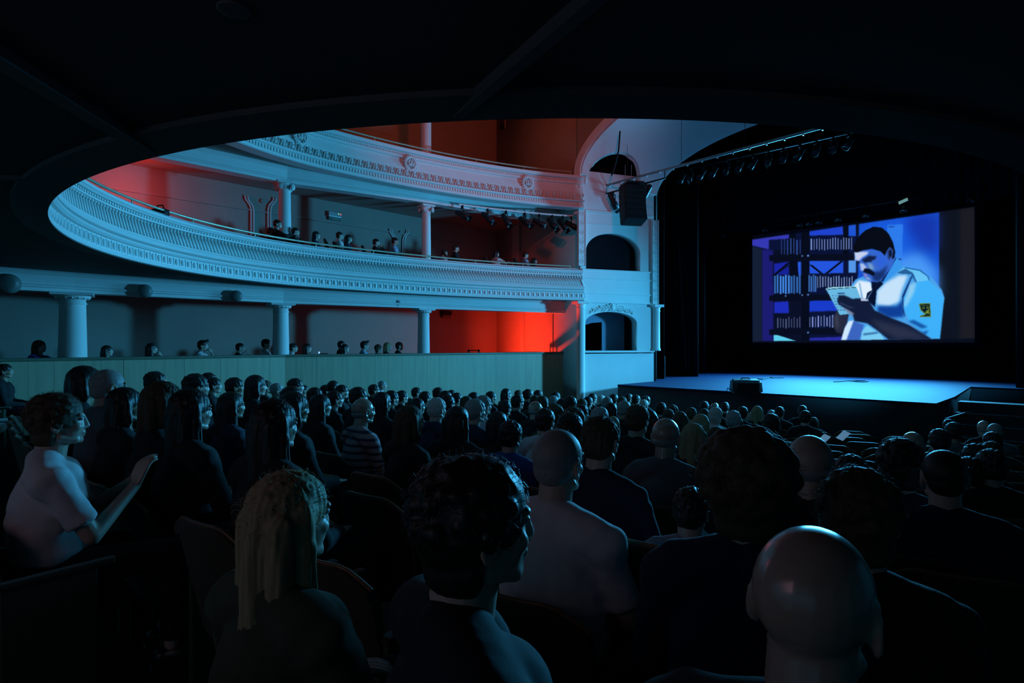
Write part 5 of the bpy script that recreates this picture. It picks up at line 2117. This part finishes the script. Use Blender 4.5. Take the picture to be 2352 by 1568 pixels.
# ------------------------------------------------------------------ seats: one under every listener, plus the empty ones between
for j in range(0, 14):
    R = ROWS[j]
    ths = sorted(math.atan2(y - ARC.y, x - ARC.x) for (jj, x, y, f) in seat_spots if jj == j or (jj == -1 and abs(math.hypot(x - ARC.x, y - ARC.y) - R) < .42))
    if not ths:
        continue
    step = .60 / R
    extra = []
    lo = -math.pi + .25
    pts_ = [ths[0] - 5 * step] + ths + [ths[-1] + 5 * step]
    for a, b in zip(pts_[:-1], pts_[1:]):
        n = int((b - a) / step + .08) - 1
        for k in range(n):
            extra.append(a + (b - a) * (k + 1) / (n + 1))
    m = 0
    for th in extra:
        x = ARC.x + R * math.cos(th)
        y = ARC.y + R * math.sin(th)
        if x < -12.4 or x > .6 or y > 12.4:
            continue
        pr = to_px((x, y, floor_z(x, y) + .8))
        if pr is None or pr[0] < -120 or pr[0] > 2450 or pr[2] < 1.2 or pr[1] > 1600 or (pr[0] < 330 and pr[2] < 3.2):
            continue
        if any((Vector((x, y)) - Vector((sx, sy))).length < .5 for (_, sx, sy, _) in seat_spots):
            continue
        if len([1 for _ in seat_spots]) > 290:
            break
        m += 1
        seat_spots.append((100 + j, x, y, floor_z(x, y)))
cnt = {}
for (j, x, y, f) in sorted(seat_spots, key=lambda a: (a[0] % 100, to_px((a[1], a[2], 1))[0])):
    jj = j % 100 if j >= 0 else -1
    jr = min(range(14), key=lambda k: abs(ROWS[k] - math.hypot(x - ARC.x, y - ARC.y)))
    cnt[jr] = cnt.get(jr, 0) + 1
    lab = 'brown upholstered seat, %s from left in %s row ahead of the camera' % (ordn(cnt[jr]), ordn(jr + 1))
    if j >= 100:
        lab = lab.replace('brown', 'unoccupied brown')
    put_seat(x, y, f, face(x, y, ARC.x, ARC.y), lab, 'theatre seats in the stalls')

# ------------------------------------------------------------------ gallery audience
GAL = [  # x, top y, plane x offset, hair style, hair, top, pose, words
    (88, 781, 'long', 'brown', 'blue', 'rail', 'person with long hair and blue top leaning left of the leftmost lower column'),
    (244, 793, 'bob', 'dark', 'black', 'lap', 'small dark-haired person just right of the leftmost lower column'),
    (346, 788, 'long', 'dark', 'black', 'chin', 'person with long dark hair and fringe in the lower gallery, second after the column'),
    (464, 781, 'quiff', 'dark', 'white', 'chin', 'person with a swept-up quiff and white shirt in the lower gallery'),
    (550, 787, 'crop', 'dark', 'black', 'chin', 'person with cropped hair, hand at the chin, lower gallery'),
    (610, 778, 'short', 'dark', 'white', 'lap', 'bearded person in a pale checked shirt left of the middle lower column'),
    (672, 788, 'short', 'dark', 'white', 'lap', 'person half hidden by the middle lower column'),
    (704, 789, 'long', 'dark', 'black', 'lap', 'person with long dark hair right of the middle lower column'),
    (783, 782, 'crop', 'dark', 'black', 'lap', 'person behind another in the lower gallery, near the glowing laptop'),
    (791, 790, 'bob', 'dark', 'black', 'lap', 'person with a dark bob in front of another, lower gallery'),
    (836, 783, 'quiff', 'dark', 'pale blue', 'lap', 'person with dark quiff and pale blue shirt in the lower gallery'),
    (868, 791, 'curly', 'brown', 'black', 'lap', 'person with fuzzy long hair between the blue shirt and the blond one'),
    (889, 786, 'long', 'blond', 'black', 'lap', 'person with long blond hair in the lower gallery'),
    (916, 785, 'short', 'dark', 'black', 'lap', 'bearded person in a dark top nearest the red lit bay'),
]
def b_side(p):
    for a, b in zip(PAR[:-1], PAR[1:]):
        if a.y <= p.y <= b.y:
            return p.x < a.x + (b.x - a.x) * (p.y - a.y) / (b.y - a.y) - .3
    return False


for i, (px, py, st_, hc, tp, pose, lab) in enumerate(GAL):
    # a line of seats .75 m behind the parapet
    best = None
    for k in range(400):
        z = 9 + k * .03
        p = Vector((0, 0, EYE)) + ray(px, py) * z
        # distance to parapet polyline
        dmin = 9
        for a, b in zip(PAR[:-1], PAR[1:]):
            t = max(0, min(1, (p.xy - a).dot(b - a) / (b - a).length_squared))
            d = (a + (b - a) * t - p.xy).length
            dmin = min(dmin, d)
        inside = p.x < -12.5
        tgt = .62 if px not in (783,) else 1.35
        e = abs(dmin - tgt)
        if (b_side(p) and (best is None or e < best[0])):
            best = (e, p, z)
    _, p, z = best
    s = min(1.15, max(.85, (p.z - .3) / 1.27))
    rz = face(p.x, p.y, -6.0, 23.0) + math.radians([-12, 0, 14, -8, 6, -10, 3, 0, 5, -4, 4, 0, -6, 3][i])
    g = person((p.x, p.y, p.z - 1.27 * s), rz, s, st_, hc, tp, pose, False)
    tag(g, lab, 'person', 'audience in the lower gallery')
    put_seat(p.x, p.y, p.z - 1.27 * s, face(p.x, p.y, -6, 21), 'seat behind the parapet, %s from left in the lower gallery' % ordn(i + 1), 'seats in the lower gallery')
q = at_depth(743, 809, 14.3)
g = empty('laptop', (q.x, q.y, 1.25), math.radians(150))
tag(g, 'small laptop with a glowing screen edge on the parapet', 'laptop')
MB().box((0, 0, .008), (.28, .2, .016), bev=.004).build('base', BLACK, g)
MB().box((0, .1, .03), (.28, .02, .05), bev=.004).build('lid', mat('laptop_glow', (.3, .5, .8), .4, emit=(.25, .55, 1.0), estr=1.2), g)

GAL2 = [
    (621, 522, 'short', 'dark', 'black', 'lap', 'dark person partly hidden behind the rail, leftmost of the first gallery group'),
    (636, 504, 'short', 'dark', 'black', 'rail', 'bearded person, tallest in the first gallery, by the left scroll column'),
    (677, 522, 'short', 'dark', 'black', 'lap', 'person in a dark top just right of the left scroll column'),
    (725, 531, 'bob', 'dark', 'navy', 'lap', 'person with a dark bob under the lit wall sign, left side'),
    (779, 532, 'short', 'dark', 'white', 'lap', 'person in a white shirt under the lit wall sign'),
    (799, 539, 'bob', 'dark', 'navy', 'lap', 'person with dark bob leaning beside the white shirt, first gallery'),
    (863, 548, 'short', 'dark', 'black', 'chin', 'person in a dark top left of the second pair of mouldings'),
    (906, 545, 'short', 'dark', 'pale blue', 'lap', 'person in a pale shirt between the second pair of mouldings'),
    (1020, 572, 'short', 'dark', 'white', 'lap', 'smaller person right of the right scroll column'),
    (1046, 562, 'short', 'dark', 'black', 'lap', 'taller person in a dark top right of the right scroll column'),
    (1139, 575, 'bob', 'dark', 'white', 'rail', 'person in a pale top leaning on the rail below the stage lamps'),
    (1206, 578, 'short', 'dark', 'pale blue', 'lap', 'person in a pale shirt nearest the stage end of the first gallery'),
    (1226, 592, 'bob', 'dark', 'black', 'lap', 'dark low figure beside the last pale shirt of the first gallery'),
]
for i, (px, py, st_, hc, tp, pose, lab) in enumerate(GAL2):
    s_, q_, n_v = ring_px(px, -.95 if px != 621 else -1.2)
    z = (q_.y - q_.x) / S2
    p = at_depth(px, py, z)
    s = min(1.15, max(.84, (p.z - 3.2) / 1.27))
    rz = face(p.x, p.y, -6.0, 23.0) + math.radians([0, -10, 4, -6, 6, -4, 0, -5, 4, -3, 14, 0, 0][i])
    g = person((p.x, p.y, p.z - 1.27 * s), rz, s, st_, hc, tp, pose, False)
    tag(g, lab, 'person', 'audience in the first gallery')
    put_seat(p.x, p.y, p.z - 1.27 * s, face(p.x, p.y, -6, 21), 'seat behind the rail, %s from left in the first gallery' % ordn(i + 1), 'seats in the first gallery')
s_, q_, n_v = ring_px(368, -.28)
g = empty('draped_bag', (q_.x, q_.y, 3.665), 0.6)
tag(g, 'small black bag on the first balcony ledge at the far left', 'bag')
MB().box((0, 0, .07), (.26, .16, .14), bev=.04).build('bag_body', BLACK, g, True)
MB().path([(-.08, 0, .13), (-.05, 0, .2), (.05, 0, .2), (.08, 0, .13)], .01).build('handle', BLACK, g, True)
